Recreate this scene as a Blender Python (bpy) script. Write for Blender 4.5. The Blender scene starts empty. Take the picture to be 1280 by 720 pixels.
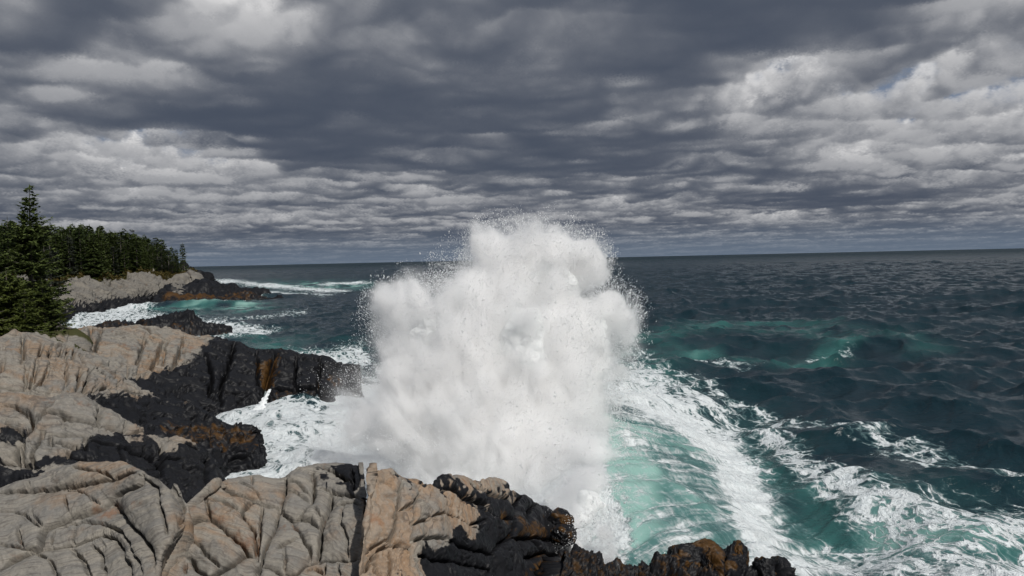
import bpy, math, random
import numpy as np
from mathutils import Matrix, Vector
R = math.radians
sc = bpy.context.scene
col = sc.collection
random.seed(7)

# ------------------------------------------------------------------ camera
CAM_H = 8.0
F_PX = 1004.0
PITCH = math.atan(35.8 / F_PX)
ROLL = R(1.27)
_X = np.array([1.0, 0, 0])
_F = np.array([0, math.cos(PITCH), -math.sin(PITCH)])
_U = np.array([0, math.sin(PITCH), math.cos(PITCH)])
CR = math.cos(ROLL) * _X - math.sin(ROLL) * _U
CU = math.cos(ROLL) * _U + math.sin(ROLL) * _X
CAM = np.array([0, 0, CAM_H])

def ray(px, py):
    px = np.asarray(px, float); py = np.asarray(py, float)
    return _F + ((px - 640) / F_PX)[..., None] * CR + ((360 - py) / F_PX)[..., None] * CU

def at(px, py, d):          # point seen at a pixel, at horizontal distance d along +Y
    r = ray(px, py)
    return CAM + r * (np.asarray(d, float) / r[..., 1])[..., None]

def atz(px, py, z=0.0):     # point seen at a pixel on the level z
    r = ray(px, py)
    return CAM + r * ((np.asarray(z, float) - CAM_H) / r[..., 2])[..., None]

def proj(P):
    v = P - CAM
    w = v @ _F
    w = np.where(np.abs(w) < 1e-6, 1e-6, w)
    return 640 + F_PX * (v @ CR) / w, 360 - F_PX * (v @ CU) / w, w

cd = bpy.data.cameras.new('camera'); cam = bpy.data.objects.new('camera', cd); col.objects.link(cam)
M = Matrix(((CR[0], CU[0], -_F[0], 0), (CR[1], CU[1], -_F[1], 0), (CR[2], CU[2], -_F[2], CAM_H), (0, 0, 0, 1)))
cam.matrix_world = M
cd.sensor_width = 36; cd.lens = 36 * F_PX / 1280
cd.clip_start = 0.1; cd.clip_end = 60000
sc.camera = cam

# ------------------------------------------------------------------ node helper
class NT:
    def __init__(s, tree):
        s.t = tree; s.n = tree.nodes; s.l = tree.links
    def new(s, typ, **kw):
        n = s.n.new(typ)
        for k, v in kw.items(): setattr(n, k, v)
        return n
    def put(s, sock, v):
        if isinstance(v, bpy.types.NodeSocket): s.l.new(v, sock)
        elif v is not None:
            try: sock.default_value = v
            except Exception:
                sock.default_value = (v, v, v) if len(sock.default_value) == 3 else (v, v, v, 1)
    def m(s, op, a, b=None, c=None, clamp=False):
        n = s.new('ShaderNodeMath', operation=op, use_clamp=clamp)
        for i, v in enumerate((a, b, c)):
            if v is not None: s.put(n.inputs[i], v)
        return n.outputs[0]
    def v(s, op, a, b=None, scale=None):
        n = s.new('ShaderNodeVectorMath', operation=op)
        s.put(n.inputs[0], a)
        if b is not None: s.put(n.inputs[1], b)
        if scale is not None: s.put(n.inputs['Scale'], scale)
        return n.outputs['Value'] if op in ('LENGTH', 'DOT_PRODUCT', 'DISTANCE') else n.outputs[0]
    def xyz(s, x, y, z):
        n = s.new('ShaderNodeCombineXYZ')
        for i, q in enumerate((x, y, z)): s.put(n.inputs[i], q)
        return n.outputs[0]
    def sep(s, v):
        n = s.new('ShaderNodeSeparateXYZ'); s.put(n.inputs[0], v); return n.outputs
    def noise(s, vec, scale=1, detail=4, rough=0.5, lac=2.0, dist=0.0, typ='FBM', color=False, dim='3D'):
        n = s.new('ShaderNodeTexNoise', noise_dimensions=dim, noise_type=typ)
        s.put(n.inputs['Vector'], vec); s.put(n.inputs['Scale'], scale); s.put(n.inputs['Detail'], detail)
        s.put(n.inputs['Roughness'], rough); s.put(n.inputs['Lacunarity'], lac); s.put(n.inputs['Distortion'], dist)
        return n.outputs['Color' if color else 'Fac']
    def voro(s, vec, scale=1, feature='F1', rand=1.0, detail=0.0, out='Distance'):
        n = s.new('ShaderNodeTexVoronoi', feature=feature)
        s.put(n.inputs['Vector'], vec); s.put(n.inputs['Scale'], scale); s.put(n.inputs['Randomness'], rand)
        if 'Detail' in n.inputs: s.put(n.inputs['Detail'], detail)
        return n.outputs[out]
    def mr(s, v, a, b, c=0.0, d=1.0, smooth=True):
        n = s.new('ShaderNodeMapRange', interpolation_type='SMOOTHSTEP' if smooth else 'LINEAR')
        for i, q in enumerate((v, a, b, c, d)): s.put(n.inputs[i], q)
        return n.outputs[0]
    def mix(s, f, a, b):
        n = s.new('ShaderNodeMix', data_type='RGBA')
        s.put(n.inputs['Factor'], f)
        for k, q in ((6, a), (7, b)):
            if not isinstance(q, bpy.types.NodeSocket) and len(q) == 3: q = (*q, 1)
            s.put(n.inputs[k], q)
        return n.outputs[2]
    def attr(s, name, out='Fac'):
        return s.new('ShaderNodeAttribute', attribute_name=name).outputs[out]
    def bump(s, h, strength=1.0, dist=0.1, normal=None):
        n = s.new('ShaderNodeBump'); s.put(n.inputs['Height'], h); s.put(n.inputs['Strength'], strength); s.put(n.inputs['Distance'], dist)
        if normal is not None: s.put(n.inputs['Normal'], normal)
        return n.outputs[0]
def new_mat(name):
    m = bpy.data.materials.new(name); m.use_nodes = True; m.node_tree.nodes.clear()
    N = NT(m.node_tree); out = N.new('ShaderNodeOutputMaterial')
    return m, N, out

# ------------------------------------------------------------------ light and sky
SUN_EL, SUN_AZ = R(47), R(146)      # azimuth from +Y towards +X: over the right shoulder of the camera
sd = Vector((math.sin(SUN_AZ) * math.cos(SUN_EL), math.cos(SUN_AZ) * math.cos(SUN_EL), math.sin(SUN_EL)))
sl = bpy.data.lights.new('sun', 'SUN'); sl.energy = 3.4; sl.angle = R(1.5); sl.color = (1.0, 0.96, 0.9)
so = bpy.data.objects.new('sun', sl); col.objects.link(so)
so.rotation_euler = sd.to_track_quat('Z', 'Y').to_euler(); so.location = (30, -20, 60)

w = bpy.data.worlds.new('World'); sc.world = w; w.use_nodes = True
w.node_tree.nodes.clear(); N = NT(w.node_tree)
sky = N.new('ShaderNodeTexSky', sky_type='NISHITA', sun_disc=False, sun_elevation=SUN_EL, sun_rotation=SUN_AZ)
dirv = N.v('NORMALIZE', N.new('ShaderNodeTexCoord').outputs['Generated'])
dx, dy, dz = N.sep(dirv)
zz = N.m('MAXIMUM', dz, 0.0)
den = N.m('ADD', zz, 0.022)
u0 = N.m('DIVIDE', dx, den); v0 = N.m('DIVIDE', dy, den)
elev = zz
# the cloud deck: a three-dimensional field of stratocumulus, marched once into a lookup over azimuth and elevation
AZ_HALF = R(48); EL_TOP = R(25); IW, IH = 1960, 640

def tile_noise(n, f0, f1, seed):
    r = np.random.default_rng(seed)
    k = np.fft.fftfreq(n) * n
    kk = np.sqrt(k[:, None, None] ** 2 + k[None, :, None] ** 2 + k[None, None, :] ** 2)
    a = np.fft.fftn(r.standard_normal((n, n, n)))
    a *= np.exp(-((kk - f0) / f1) ** 2)
    v = np.real(np.fft.ifftn(a)); v -= v.mean(); v /= v.std()
    return v.astype(np.float32)

def lookup(vol, x, y, z):
    n = vol.shape[0]; f = vol.ravel()
    x = x * n; y = y * n; z = z * n
    xi = np.floor(x).astype(np.int32); yi = np.floor(y).astype(np.int32); zi = np.floor(z).astype(np.int32)
    fx = (x - xi).astype(np.float32); fy = (y - yi).astype(np.float32); fz = (z - zi).astype(np.float32)
    m = n - 1
    x0 = (xi & m) * (n * n); x1 = ((xi + 1) & m) * (n * n); y0 = (yi & m) * n; y1 = ((yi + 1) & m) * n; z0 = zi & m; z1 = (zi + 1) & m
    def L(a, b):
        return f[a + b + z0] * (1 - fz) + f[a + b + z1] * fz
    return (L(x0, y0) * (1 - fy) + L(x0, y1) * fy) * (1 - fx) + (L(x1, y0) * (1 - fy) + L(x1, y1) * fy) * fx

def cloud_table():
    vol = tile_noise(64, 5.0, 2.0, 5)
    az = (np.arange(IW) + 0.5) / IW * 2 * AZ_HALF - AZ_HALF
    vv = (np.arange(IH) + 0.5) / IH
    el = EL_TOP * vv ** 1.5
    A, E = np.meshgrid(az, el)
    A = A.ravel(); E = E.ravel()
    s = 1 / (np.tan(E) + 0.020)                       # ground distance to the cloud base, in cloud-base heights
    ux = np.sin(A) * s; uy = np.cos(A) * s
    n = A.size
    Tr = np.ones(n, np.float32); Cc = np.zeros((n, 3), np.float32)
    # large openings and heavy masses of the deck: pixel of the cloud base, size across and in depth, amount
    macro = []
    for px, py, wx, wy, am in MACRO:
        r = ray(px, py); e = math.atan2(r[2], math.hypot(r[0], r[1])); q = 1 / (math.tan(e) + 0.020)
        macro.append((r[0] / r[1] * q, q, wx, wy, am))
    NSTEP = 46; THICK = 0.85
    rng = np.random.default_rng(3); jit = rng.random(n).astype(np.float32)
    def dens(X, Y, t, fine=True):
        z = t * THICK
        c = 0.75 * lookup(vol, X / 26 + .13, Y / 34 + .7, z / 26 + .2) + 0.55 * lookup(vol, X / 11 + .31, Y / 13 + .1, z / 11 + .4)
        mac = np.zeros_like(X)
        for cx, cy_, wx, wy, am in macro:
            mac += am * np.exp(-((X - cx) / wx) ** 2 - ((Y - cy_) / wy) ** 2)
        d = 0.50 * c + mac + 0.80
        b = 0; amp = 1.0; fr = 6.5
        for o in range(6 if fine else 2):
            q = lookup(vol, X / fr + .37 * o, Y / fr + .19 * o, 1.25 * z / fr + .53 * o)
            b = b + amp * (0.75 - np.abs(q)) if o < 4 else b + amp * 0.6 * q
            amp *= 0.52; fr *= 0.46
        d = d + 0.98 * b
        d = d - 2.3 * np.maximum(t - 0.05, 0) ** 1.25 - 1.2 * np.maximum(0.05 - t, 0) / 0.05
        return d
    for i in range(NSTEP):
        act = np.nonzero(Tr > 0.02)[0]
        if act.size == 0: break
        t = (i + jit[act]) / NSTEP
        h = 1 + t * THICK
        X = ux[act] * h; Y = uy[act] * h
        d = dens(X, Y, t, False)
        k = np.nonzero(d > -0.45)[0]
        if k.size == 0: continue
        act = act[k]; X = X[k]; Y = Y[k]; t = t[k]
        d = dens(X, Y, t, True)
        k = np.nonzero(d > 0)[0]
        if k.size == 0: continue
        act = act[k]; X = X[k]; Y = Y[k]; t = t[k]; d = d[k]
        # thickness of cloud above and sideways decides how much daylight arrives
        up = np.maximum(dens(X + .06, Y - .05, t + 0.13, True), 0) + np.maximum(dens(X + .12, Y - .22, t + 0.42, False), 0) * 1.4
        light = np.exp(-1.25 * up) * 0.80 + 0.20 * np.exp(-0.28 * up)
        light = light * (0.30 + 0.70 * np.minimum(t * 2.2, 1))
        path = THICK / NSTEP * np.minimum(s[act], 9) * 1.0
        al = 1 - np.exp(-np.minimum(d, 0.9) * path * 34)
        powder = 0.75 + 0.25 * np.minimum(d * 3, 1)
        base = np.array([0.054, 0.070, 0.104], np.float32); top = np.array([0.84, 0.83, 0.825], np.float32)
        cc = base + (top - base) * (light * powder)[:, None]
        cc = cc * (1 + 0.0 * t)[:, None]
        Cc[act] += (Tr[act] * al)[:, None] * cc
        Tr[act] *= 1 - al
    # what lies above: a second pale deck with blue in its few holes
    hi = lookup(vol, ux / 30 + .5, uy / 30 + .2, ux * 0 + .3)
    k = np.clip(0.95 + 0.1 * hi, 0, 1)[:, None]
    hole = np.zeros(n)
    for px, py, rr in ((452 / 2, 153, 26), ):
        r = ray(px, py); a0 = math.atan2(r[0], r[1]); e0 = math.atan2(r[2], math.hypot(r[0], r[1]))
        hole = np.maximum(hole, np.exp(-((A - a0) / (rr / F_PX)) ** 2 - ((E - e0) / (rr * 0.5 / F_PX)) ** 2))
    k = k * (1 - hole[:, None])
    bk = np.array([0.10, 0.24, 0.50]) * (1 - k) + (np.array([0.30, 0.32, 0.36]) * (1 + 0.25 * np.clip(hi, -1.5, 1.5))[:, None]) * k
    Cc += Tr[:, None] * bk
    img = np.ones((IH, IW, 4), np.float32); img[..., :3] = Cc.reshape(IH, IW, 3)
    # light smoothing of the sampling jitter
    c = img[..., :3]
    c[:, 1:-1] = 0.25 * c[:, :-2] + 0.5 * c[:, 1:-1] + 0.25 * c[:, 2:]
    c[1:-1] = 0.12 * c[:-2] + 0.76 * c[1:-1] + 0.12 * c[2:]
    im = bpy.data.images.new('cloud_lookup', IW, IH, alpha=False, float_buffer=True, is_data=True)
    im.pixels.foreach_set(img.ravel()); im.update()
    return im
MACRO = [(150, 20, 1.6, .5, .1), (330, 135, 1.5, .5, .55), (700, 165, 1.9, .8, .12), (1000, 70, 1.2, .5, .35), (880, 190, 2.5, 1.2, .15),
         (80, 170, 1.7, 1.2, -.50), (400, 195, 1.6, 1.2, -.5), (1130, 130, 1.6, 0.9, -.45), (690, 50, .7, .45, -.55), (400, 40, 1.2, .5, -.25)]
im = cloud_table()
az = N.m('ARCTAN2', dx, dy)
el = N.m('ARCSINE', zz)
uu = N.m('MULTIPLY_ADD', az, 1 / (2 * AZ_HALF), 0.5)
vv = N.m('POWER', N.m('DIVIDE', el, EL_TOP), 1 / 1.5)
ti = N.new('ShaderNodeTexImage', image=im, interpolation='Linear', extension='MIRROR')
N.put(ti.inputs[0], N.xyz(uu, vv, 0))
C = ti.outputs[0]
hz = N.mr(elev, 0.0, 0.055, 1.0, 0.0)
C = N.mix(N.m('MULTIPLY', N.m('POWER', hz, 1.5), 0.85), C, (0.13, 0.17, 0.23))
# overhead, where the deck is thinner, more daylight comes through
over = N.mr(dz, 0.36, 0.9, 0.0, 1.0)
C = N.mix(N.m('MULTIPLY', over, 0.85), C, (0.21, 0.25, 0.32))
C = N.mix(N.mr(dz, -0.02, -0.001, 1.0, 0.0), C, (0.03, 0.04, 0.05))
bg = N.new('ShaderNodeBackground'); N.put(bg.inputs[0], C); bg.inputs[1].default_value = 1.0
wo = N.new('ShaderNodeOutputWorld'); N.l.new(bg.outputs[0], wo.inputs[0])

sc.view_settings.view_transform = 'Standard'; sc.view_settings.look = 'None'
sc.view_settings.gamma = 1; sc.view_settings.exposure = 0
cy = sc.cycles if hasattr(sc, 'cycles') else None
sc.render.engine = 'CYCLES'
sc.cycles.use_denoising = True; sc.cycles.use_adaptive_sampling = True; sc.cycles.adaptive_threshold = 0.04
sc.cycles.max_bounces = 8; sc.cycles.diffuse_bounces = 3; sc.cycles.glossy_bounces = 3
sc.cycles.transmission_bounces = 4; sc.cycles.volume_bounces = 5; sc.cycles.transparent_max_bounces = 12
# ------------------------------------------------------------------ numpy helpers
def grid_mesh(name, V, nu, nv, attrs=None, smooth=True, flip=False):
    """V: (nu*nv,3) vertices of a grid, row-major over nu rows of nv."""
    i = np.arange(nu - 1)[:, None] * nv + np.arange(nv - 1)[None, :]
    q = np.stack([i, i + 1, i + nv + 1, i + nv], -1).reshape(-1, 4)
    if flip: q = q[:, ::-1]
    return poly_mesh(name, V, q, attrs, smooth)

def poly_mesh(name, V, q, attrs=None, smooth=True):
    me = bpy.data.meshes.new(name)
    k = q.shape[1]
    me.vertices.add(len(V)); me.vertices.foreach_set('co', np.ascontiguousarray(V, np.float32).ravel())
    me.loops.add(q.size); me.loops.foreach_set('vertex_index', np.ascontiguousarray(q, np.int32).ravel())
    me.polygons.add(len(q)); me.polygons.foreach_set('loop_start', np.arange(0, q.size, k, dtype=np.int32))
    me.polygons.foreach_set('loop_total', np.full(len(q), k, np.int32))
    me.polygons.foreach_set('use_smooth', np.full(len(q), smooth))
    me.update(calc_edges=True)
    for n, a in (attrs or {}).items():
        a = np.asarray(a, np.float32)
        if a.ndim == 2:
            at_ = me.attributes.new(n, 'FLOAT_VECTOR', 'POINT'); at_.data.foreach_set('vector', a.ravel())
        else:
            at_ = me.attributes.new(n, 'FLOAT', 'POINT'); at_.data.foreach_set('value', a.ravel())
    return me

def put(name, me, mat=None, parent=None, label=None, cat=None, kind=None, group=None, loc=None):
    o = bpy.data.objects.new(name, me); col.objects.link(o)
    if mat is not None and me is not None:
        me.materials.clear(); me.materials.append(mat)
    if parent is not None: o.parent = parent
    if label: o['label'] = label
    if cat: o['category'] = cat
    if kind: o['kind'] = kind
    if group: o['group'] = group
    if loc is not None: o.location = loc
    return o

VOL = tile_noise(64, 4.0, 2.2, 11)          # band-limited tiling noise shared by rocks, foam and spray
def fbm(P, scale, octs=4, gain=0.5, off=0.0, ridge=False):
    """P (n,3) in metres, scale = metres per broad feature"""
    r = 0; a = 1.0; L = scale * 4.0
    for o in range(octs):
        q = lookup(VOL, P[:, 0] / L + off + .37 * o, P[:, 1] / L + .19 * o + off * .7, P[:, 2] / L + .53 * o)
        r = r + a * ((0.8 - np.abs(q)) if ridge else q); a *= gain; L *= 0.47
    return r

def seg_dist(X, Y, pts):
    """distance of points to a polyline and the parameter along it"""
    best = np.full(X.shape, 1e9); par = np.zeros(X.shape)
    n = len(pts) - 1
    for i in range(n):
        ax, ay = pts[i]; bx, by = pts[i + 1]
        vx, vy = bx - ax, by - ay; L = vx * vx + vy * vy + 1e-12
        t = np.clip(((X - ax) * vx + (Y - ay) * vy) / L, 0, 1)
        d = np.hypot(X - ax - t * vx, Y - ay - t * vy)
        k = d < best; best = np.where(k, d, best); par = np.where(k, (i + t) / n, par)
    return best, par
def in_poly(X, Y, pts):
    c = np.zeros(X.shape, bool); n = len(pts)
    for i in range(n):
        x1, y1 = pts[i]; x2, y2 = pts[(i + 1) % n]
        k = ((y1 > Y) != (y2 > Y)) & (X < (x2 - x1) * (Y - y1) / ((y2 - y1) or 1e-9) + x1)
        c ^= k
    return c
def soft_poly(X, Y, pts, w):
    """1 inside a polygon, fading to 0 over w outside"""
    d, _ = seg_dist(X, Y, list(pts) + [pts[0]])
    return np.clip(0.5 + np.where(in_poly(X, Y, pts), d, -d) / w, 0, 1)
def sstep(a, b, x):
    t = np.clip((x - a) / (b - a), 0, 1); return t * t * (3 - 2 * t)

# ------------------------------------------------------------------ the sea
def wave_tile(L, Nn, wind, wdir, lmin, lmax, seed, spread=2):
    r = np.random.default_rng(seed)
    k1 = np.fft.fftfreq(Nn) * Nn * 2 * np.pi / L
    KX, KY = np.meshgrid(k1, k1, indexing='ij'); K = np.hypot(KX, KY); K[0, 0] = 1
    Lw = wind ** 2 / 9.81
    c = (KX * wdir[0] + KY * wdir[1]) / K
    Ph = np.exp(-1 / (K * Lw) ** 2) / K ** 4 * (np.abs(c) ** spread * np.where(c < 0, 0.25, 1) + 0.03)
    Ph *= np.exp(-(K * lmin / 6.28) ** 2) * (1 - np.exp(-(K * lmax / 6.28) ** 4 * 0 - 50)) * np.where(K * lmax < 6.28, 0, 1)
    Ph[0, 0] = 0
    h = (r.standard_normal((Nn, Nn)) + 1j * r.standard_normal((Nn, Nn))) * np.sqrt(Ph)
    H = np.real(np.fft.ifft2(h)); s = H.std()
    DX = np.real(np.fft.ifft2(1j * KX / K * h)); DY = np.real(np.fft.ifft2(1j * KY / K * h))
    return (H / s).astype(np.float32), (DX / s).astype(np.float32), (DY / s).astype(np.float32)
def tsample(T_, L, X, Y):
    n = T_[0].shape[0]
    x = X / L * n; y = Y / L * n
    xi = np.floor(x).astype(np.int64); yi = np.floor(y).astype(np.int64); fx = x - xi; fy = y - yi
    out = []
    for t in T_:
        a = t[xi % n, yi % n] * (1 - fy) + t[xi % n, (yi + 1) % n] * fy
        b = t[(xi + 1) % n, yi % n] * (1 - fy) + t[(xi + 1) % n, (yi + 1) % n] * fy
        out.append(a * (1 - fx) + b * fx)
    return out
WD = np.array([-0.55, -0.83]); WD /= np.linalg.norm(WD)
TA = wave_tile(190, 512, 7.0, WD, 2.2, 60, 21, 2)
TB = wave_tile(41, 512, 5.0, WD, 0.35, 5.5, 22, 1)
TC = wave_tile(97, 512, 5.0, WD, 0.9, 13, 23, 1)

th = np.concatenate([np.linspace(-75, -37, 60)[:-1], np.linspace(-37, 37, 1150), np.linspace(37, 75, 60)[1:]]) * math.pi / 180
rr = [9.0]
while rr[-1] < 30000:
    d = rr[-1]
    rr.append(d + (max(0.11, d * 0.0062) if d < 500 else d * (0.0062 + 0.03 * min(1, (d - 500) / 1500))))
rr = np.array(rr)
RRg, THg = np.meshgrid(rr, th, indexing='ij')
X = (RRg * np.sin(THg)).ravel(); Y = (RRg * np.cos(THg)).ravel()
Dd = RRg.ravel()

CREST = [(2.2, 9), (2.3, 19), (2.6, 24), (3.0, 30), (3.55, 36), (5.2, 41), (8, 46)]
def crest_x(y):
    ys = [c[1] for c in CREST]; xs = [c[0] for c in CREST]
    return np.interp(y, ys, xs)
def wave_h(X, Y):
    u = X - crest_x(Y) + 0.12 * np.sin(Y * 0.9) + 0.06 * np.sin(Y * 2.1 + 1)
    H = 2.1 * sstep(14, 23, Y) * (1 - 0.95 * sstep(37, 47, Y))
    up = np.where(u > 0, np.exp(-(np.abs(u) / 3.6) ** 1.55), np.exp(-(u / 2.7) ** 2))
    # the drained hollow behind the crest and the next shoulder where the old foam lies
    h = H * (up * 1.0 - 0.30 * np.exp(-((u - 6.3) / 2.0) ** 2) + 0.16 * np.exp(-((u - 10.5) / 2.6) ** 2))
    # ribs drawn down the back
    s = 0.8 * (Y - 1.0 * np.maximum(u, 0) ** 0.95 - .2 * np.sin(u * .8))
    rib = np.abs(np.sin(s * 1.15 + 0.8 * np.sin(s * 0.37)))
    rib = (0.6 - rib) * 0.10 + 0.05 * np.sin(s * 5.3 + 1.7 * np.sin(s * 0.9)) + 0.03 * np.sin(s * 11.3 + 2 * np.sin(s * 1.3))
    back = sstep(-0.6, 0.5, u) * (1 - sstep(4.5, 8.5, u)) * sstep(14, 18, Y) * (1 - sstep(35, 40, Y))
    h = h + rib * back * 1.1
    return h, u, back, s
hA, dxA, dyA = tsample(TA, 190, X, Y)
hB, dxB, dyB = tsample(TB, 41, X + .3 * Y, Y - .3 * X)
hC, dxC, dyC = tsample(TC, 97, X - .2 * Y, Y + .2 * X)
fC = 0.14 * (1 - sstep(350, 1300, Dd))
fA = 0.31 * (1 - sstep(900, 3500, Dd))
fB = 0.115 * (1 - sstep(120, 420, Dd))
wh, wu, wback, ws = wave_h(X, Y)
calm = 1 - 0.75 * np.exp(-((wu - 3) / 6) ** 2) * (Y < 45) * (Y > 0)
shel = 1 - 0.6 * sstep(0, -40, X) * (Y < 260)
fA = fA * calm * shel; fC = fC * calm * shel; fB = fB * (1 - 0.65 * wback) * (1 - .5 * sstep(-2, -8, X) * (Y < 60))
# the small steep wavelet off the breaker, and broken swells towards the headland
def hump(px, py, L_, W_, ang, H_):
    c = atz(px, py, 0.0)
    ca, sa = math.cos(ang), math.sin(ang)
    a = (X - c[0]) * ca + (Y - c[1]) * sa; b = -(X - c[0]) * sa + (Y - c[1]) * ca
    b = b - 0.04 * a * a / L_
    return H_ * np.exp(-(a / L_) ** 2) * np.where(b < 0, np.exp(-(b / (W_ * .5)) ** 2), np.exp(-(b / W_) ** 2))
hp = hump(1042, 446, 2.0, 1.0, 0.12, .85) + hump(960, 378, 5, 2.5, 0.1, .9) + hump(1150, 470, 7, 3, .2, .45) + hump(230, 384, 14, 4, -.15, 1.5) + hump(330, 372, 16, 4, -.1, 1.0)
Z = fA * hA + fB * hB + fC * hC + wh + hp
X2 = X + 1.0 * (fA * dxA + fB * dxB + fC * dxC); Y2 = Y + 1.0 * (fA * dyA + fB * dyB + fC * dyC)

# foam and aerated water, as amounts on the surface
PX, PY, _w = proj(np.stack([X, Y, np.where(wback > 0.01, wh, 0)], 1))
PX = np.clip(PX, -3000, 4000); PY = np.clip(PY, -500, 3000)
foam = np.zeros_like(X); teal = np.zeros_like(X)
def fl(pts, wdt, s, tgt):
    d, t = seg_dist(PX, PY, pts)
    if isinstance(wdt, tuple): wdt = wdt[0] + (wdt[1] - wdt[0]) * t
    return np.maximum(tgt, s * np.exp(-(d / wdt) ** 2))
def fs(pts, wx, s, tgt, sy=0.35):       # flatter: vertical distances count more
    d, t = seg_dist(PX, PY / sy, [(a, b / sy) for a, b in pts])
    return np.maximum(tgt, s * np.exp(-(d / wx) ** 2))
def fp(pts, wdt, s, tgt):
    return np.maximum(tgt, s * soft_poly(PX, PY, pts, wdt))
foam = fp([(430, 470), (560, 430), (775, 455), (738, 500), (742, 600), (760, 730), (380, 730), (400, 600), (400, 520)], 60, .95, foam)
foam = fp([(240, 500), (300, 505), (420, 520), (480, 640), (240, 640)], 20, .76, foam)
foam = fl([(300, 512), (350, 530), (400, 535)], 9, .9, foam)
foam = fl([(330, 560), (370, 545), (430, 560)], 10, .85, foam)
teal = fp([(270, 560), (350, 590), (420, 600), (300, 640), (240, 620)], 40, .55, teal)
foam = np.maximum(foam, sstep(1.1, -.5, wu) * (wu > -7) * (Y < 44))
foam = fl([(745, 478), (800, 492), (850, 520), (900, 560), (930, 610), (945, 660), (960, 720)], (34, 58), .80, foam)
foam = fl([(795, 468), (880, 505), (960, 545), (1020, 590), (1080, 628), (1180, 655), (1300, 672)], (12, 34), .72, foam)
foam = fl([(960, 545), (1010, 600), (1060, 640), (1150, 680), (1300, 700)], (14, 46), .62, foam)
foam = fl([(800, 452), (900, 497), (1000, 530), (1100, 560), (1180, 590), (1275, 604)], (6, 15), .56, foam)
foam = fl([(1080, 545), (1150, 572), (1210, 592)], 10, .56, foam)
foam = fl([(900, 720), (1000, 700), (1100, 700), (1300, 735)], 42, .70, foam)
foam = fs([(795, 440), (870, 447), (930, 462)], 26, .52, foam, .2)
foam = fs([(850, 470), (905, 482)], 26, .5, foam, .2)
foam = fp([(60, 420), (90, 392), (150, 384), (230, 392), (300, 404), (352, 408), (330, 420), (250, 428), (140, 432)], 10, .70, foam)
foam = fp([(100, 392), (150, 378), (205, 372), (270, 371), (345, 366), (350, 370), (280, 378), (200, 384), (150, 394), (110, 402)], 5, .70, foam)
foam = fs([(275, 352), (330, 357), (420, 364)], 26, .75, foam, .14)
foam = fs([(340, 366), (400, 369)], 20, .72, foam, .14)
foam = fs([(410, 356), (450, 354)], 20, .78, foam, .12)
foam = fs([(240, 400), (330, 396), (372, 390)], 18, .5, foam, .2)
foam = fp([(360, 432), (450, 425), (480, 450), (430, 462), (370, 450)], 14, .70, foam)
foam = fs([(150, 384), (135, 380)], 40, .9, foam, .3)
foam = fs([(1015, 440), (1060, 436)], 11, .50, foam, .25)
teal = fl([(738, 505), (742, 600), (752, 700)], 80, 1.0, teal) * sstep(-1.5, 0.2, wu) * (Y < 60)
teal = np.maximum(teal, 0.30 * wback)
teal = fl([(930, 600), (990, 640), (1010, 690)], 60, .35, teal)
teal = fl([(1110, 670), (1280, 690)], 50, .42, teal)
teal = fs([(800, 428), (900, 410), (1000, 412), (1150, 428)], 40, .24, teal, .24)
teal = fs([(800, 442), (900, 446), (1000, 452)], 50, .38, teal, .2)
teal = fs([(1026, 441), (1050, 438)], 14, .42, teal, .45)
teal = fs([(1050, 434), (1120, 430)], 22, .3, teal, .2)
teal = fs([(200, 384), (300, 384)], 42, .45, teal, .18)
teal = fs([(350, 358), (440, 357)], 34, .5, teal, .16)
teal = fs([(250, 430), (380, 440)], 60, .3, teal, .3)
nz = fbm(np.stack([X, Y, X * 0], 1), 9, 3)
teal = np.clip(teal * (1 + 0.55 * nz), 0, 1)
me = grid_mesh('sea', np.stack([X2, Y2, Z], 1), len(rr), len(th), {'foam': foam, 'teal': teal, 'back': wback, 'rib': np.stack([wu, ws, Z], 1)}, flip=True)

m, N, out = new_mat('sea water')
geo = N.new('ShaderNodeNewGeometry'); P = geo.outputs['Position']
F_ = N.attr('foam'); Tl = N.attr('teal'); Bk = N.attr('back'); Rb = N.attr('rib', 'Vector')
# lacy foam drifting with the swell
warp = N.v('SUBTRACT', N.noise(P, 0.55, 4, 0.55, color=True), (.5, .5, .5))
px_, py_, pz_ = N.sep(P)
Pf = N.xyz(N.m('MULTIPLY_ADD', px_, .94, N.m('MULTIPLY', py_, .34)), N.m('MULTIPLY', N.m('MULTIPLY_ADD', py_, .94, N.m('MULTIPLY', px_, -.34)), .50), 0.0)
Pw = N.v('ADD', Pf, N.v('SCALE', warp, scale=1.7))
ed = N.voro(Pw, 1.15, 'DISTANCE_TO_EDGE'); web = N.mr(ed, 0.0, 0.17, 1.0, 0.0, False)
ed2 = N.voro(Pw, 3.4, 'DISTANCE_TO_EDGE'); web2 = N.mr(ed2, 0.0, 0.22, 1.0, 0.0, False)
fb = N.noise(Pw, 1.6, 6, 0.62)
pat = N.m('ADD', N.m('MULTIPLY', web, 0.26), N.m('MULTIPLY_ADD', web2, 0.20, N.m('MULTIPLY_ADD', fb, 1.15, -0.28)))
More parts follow.
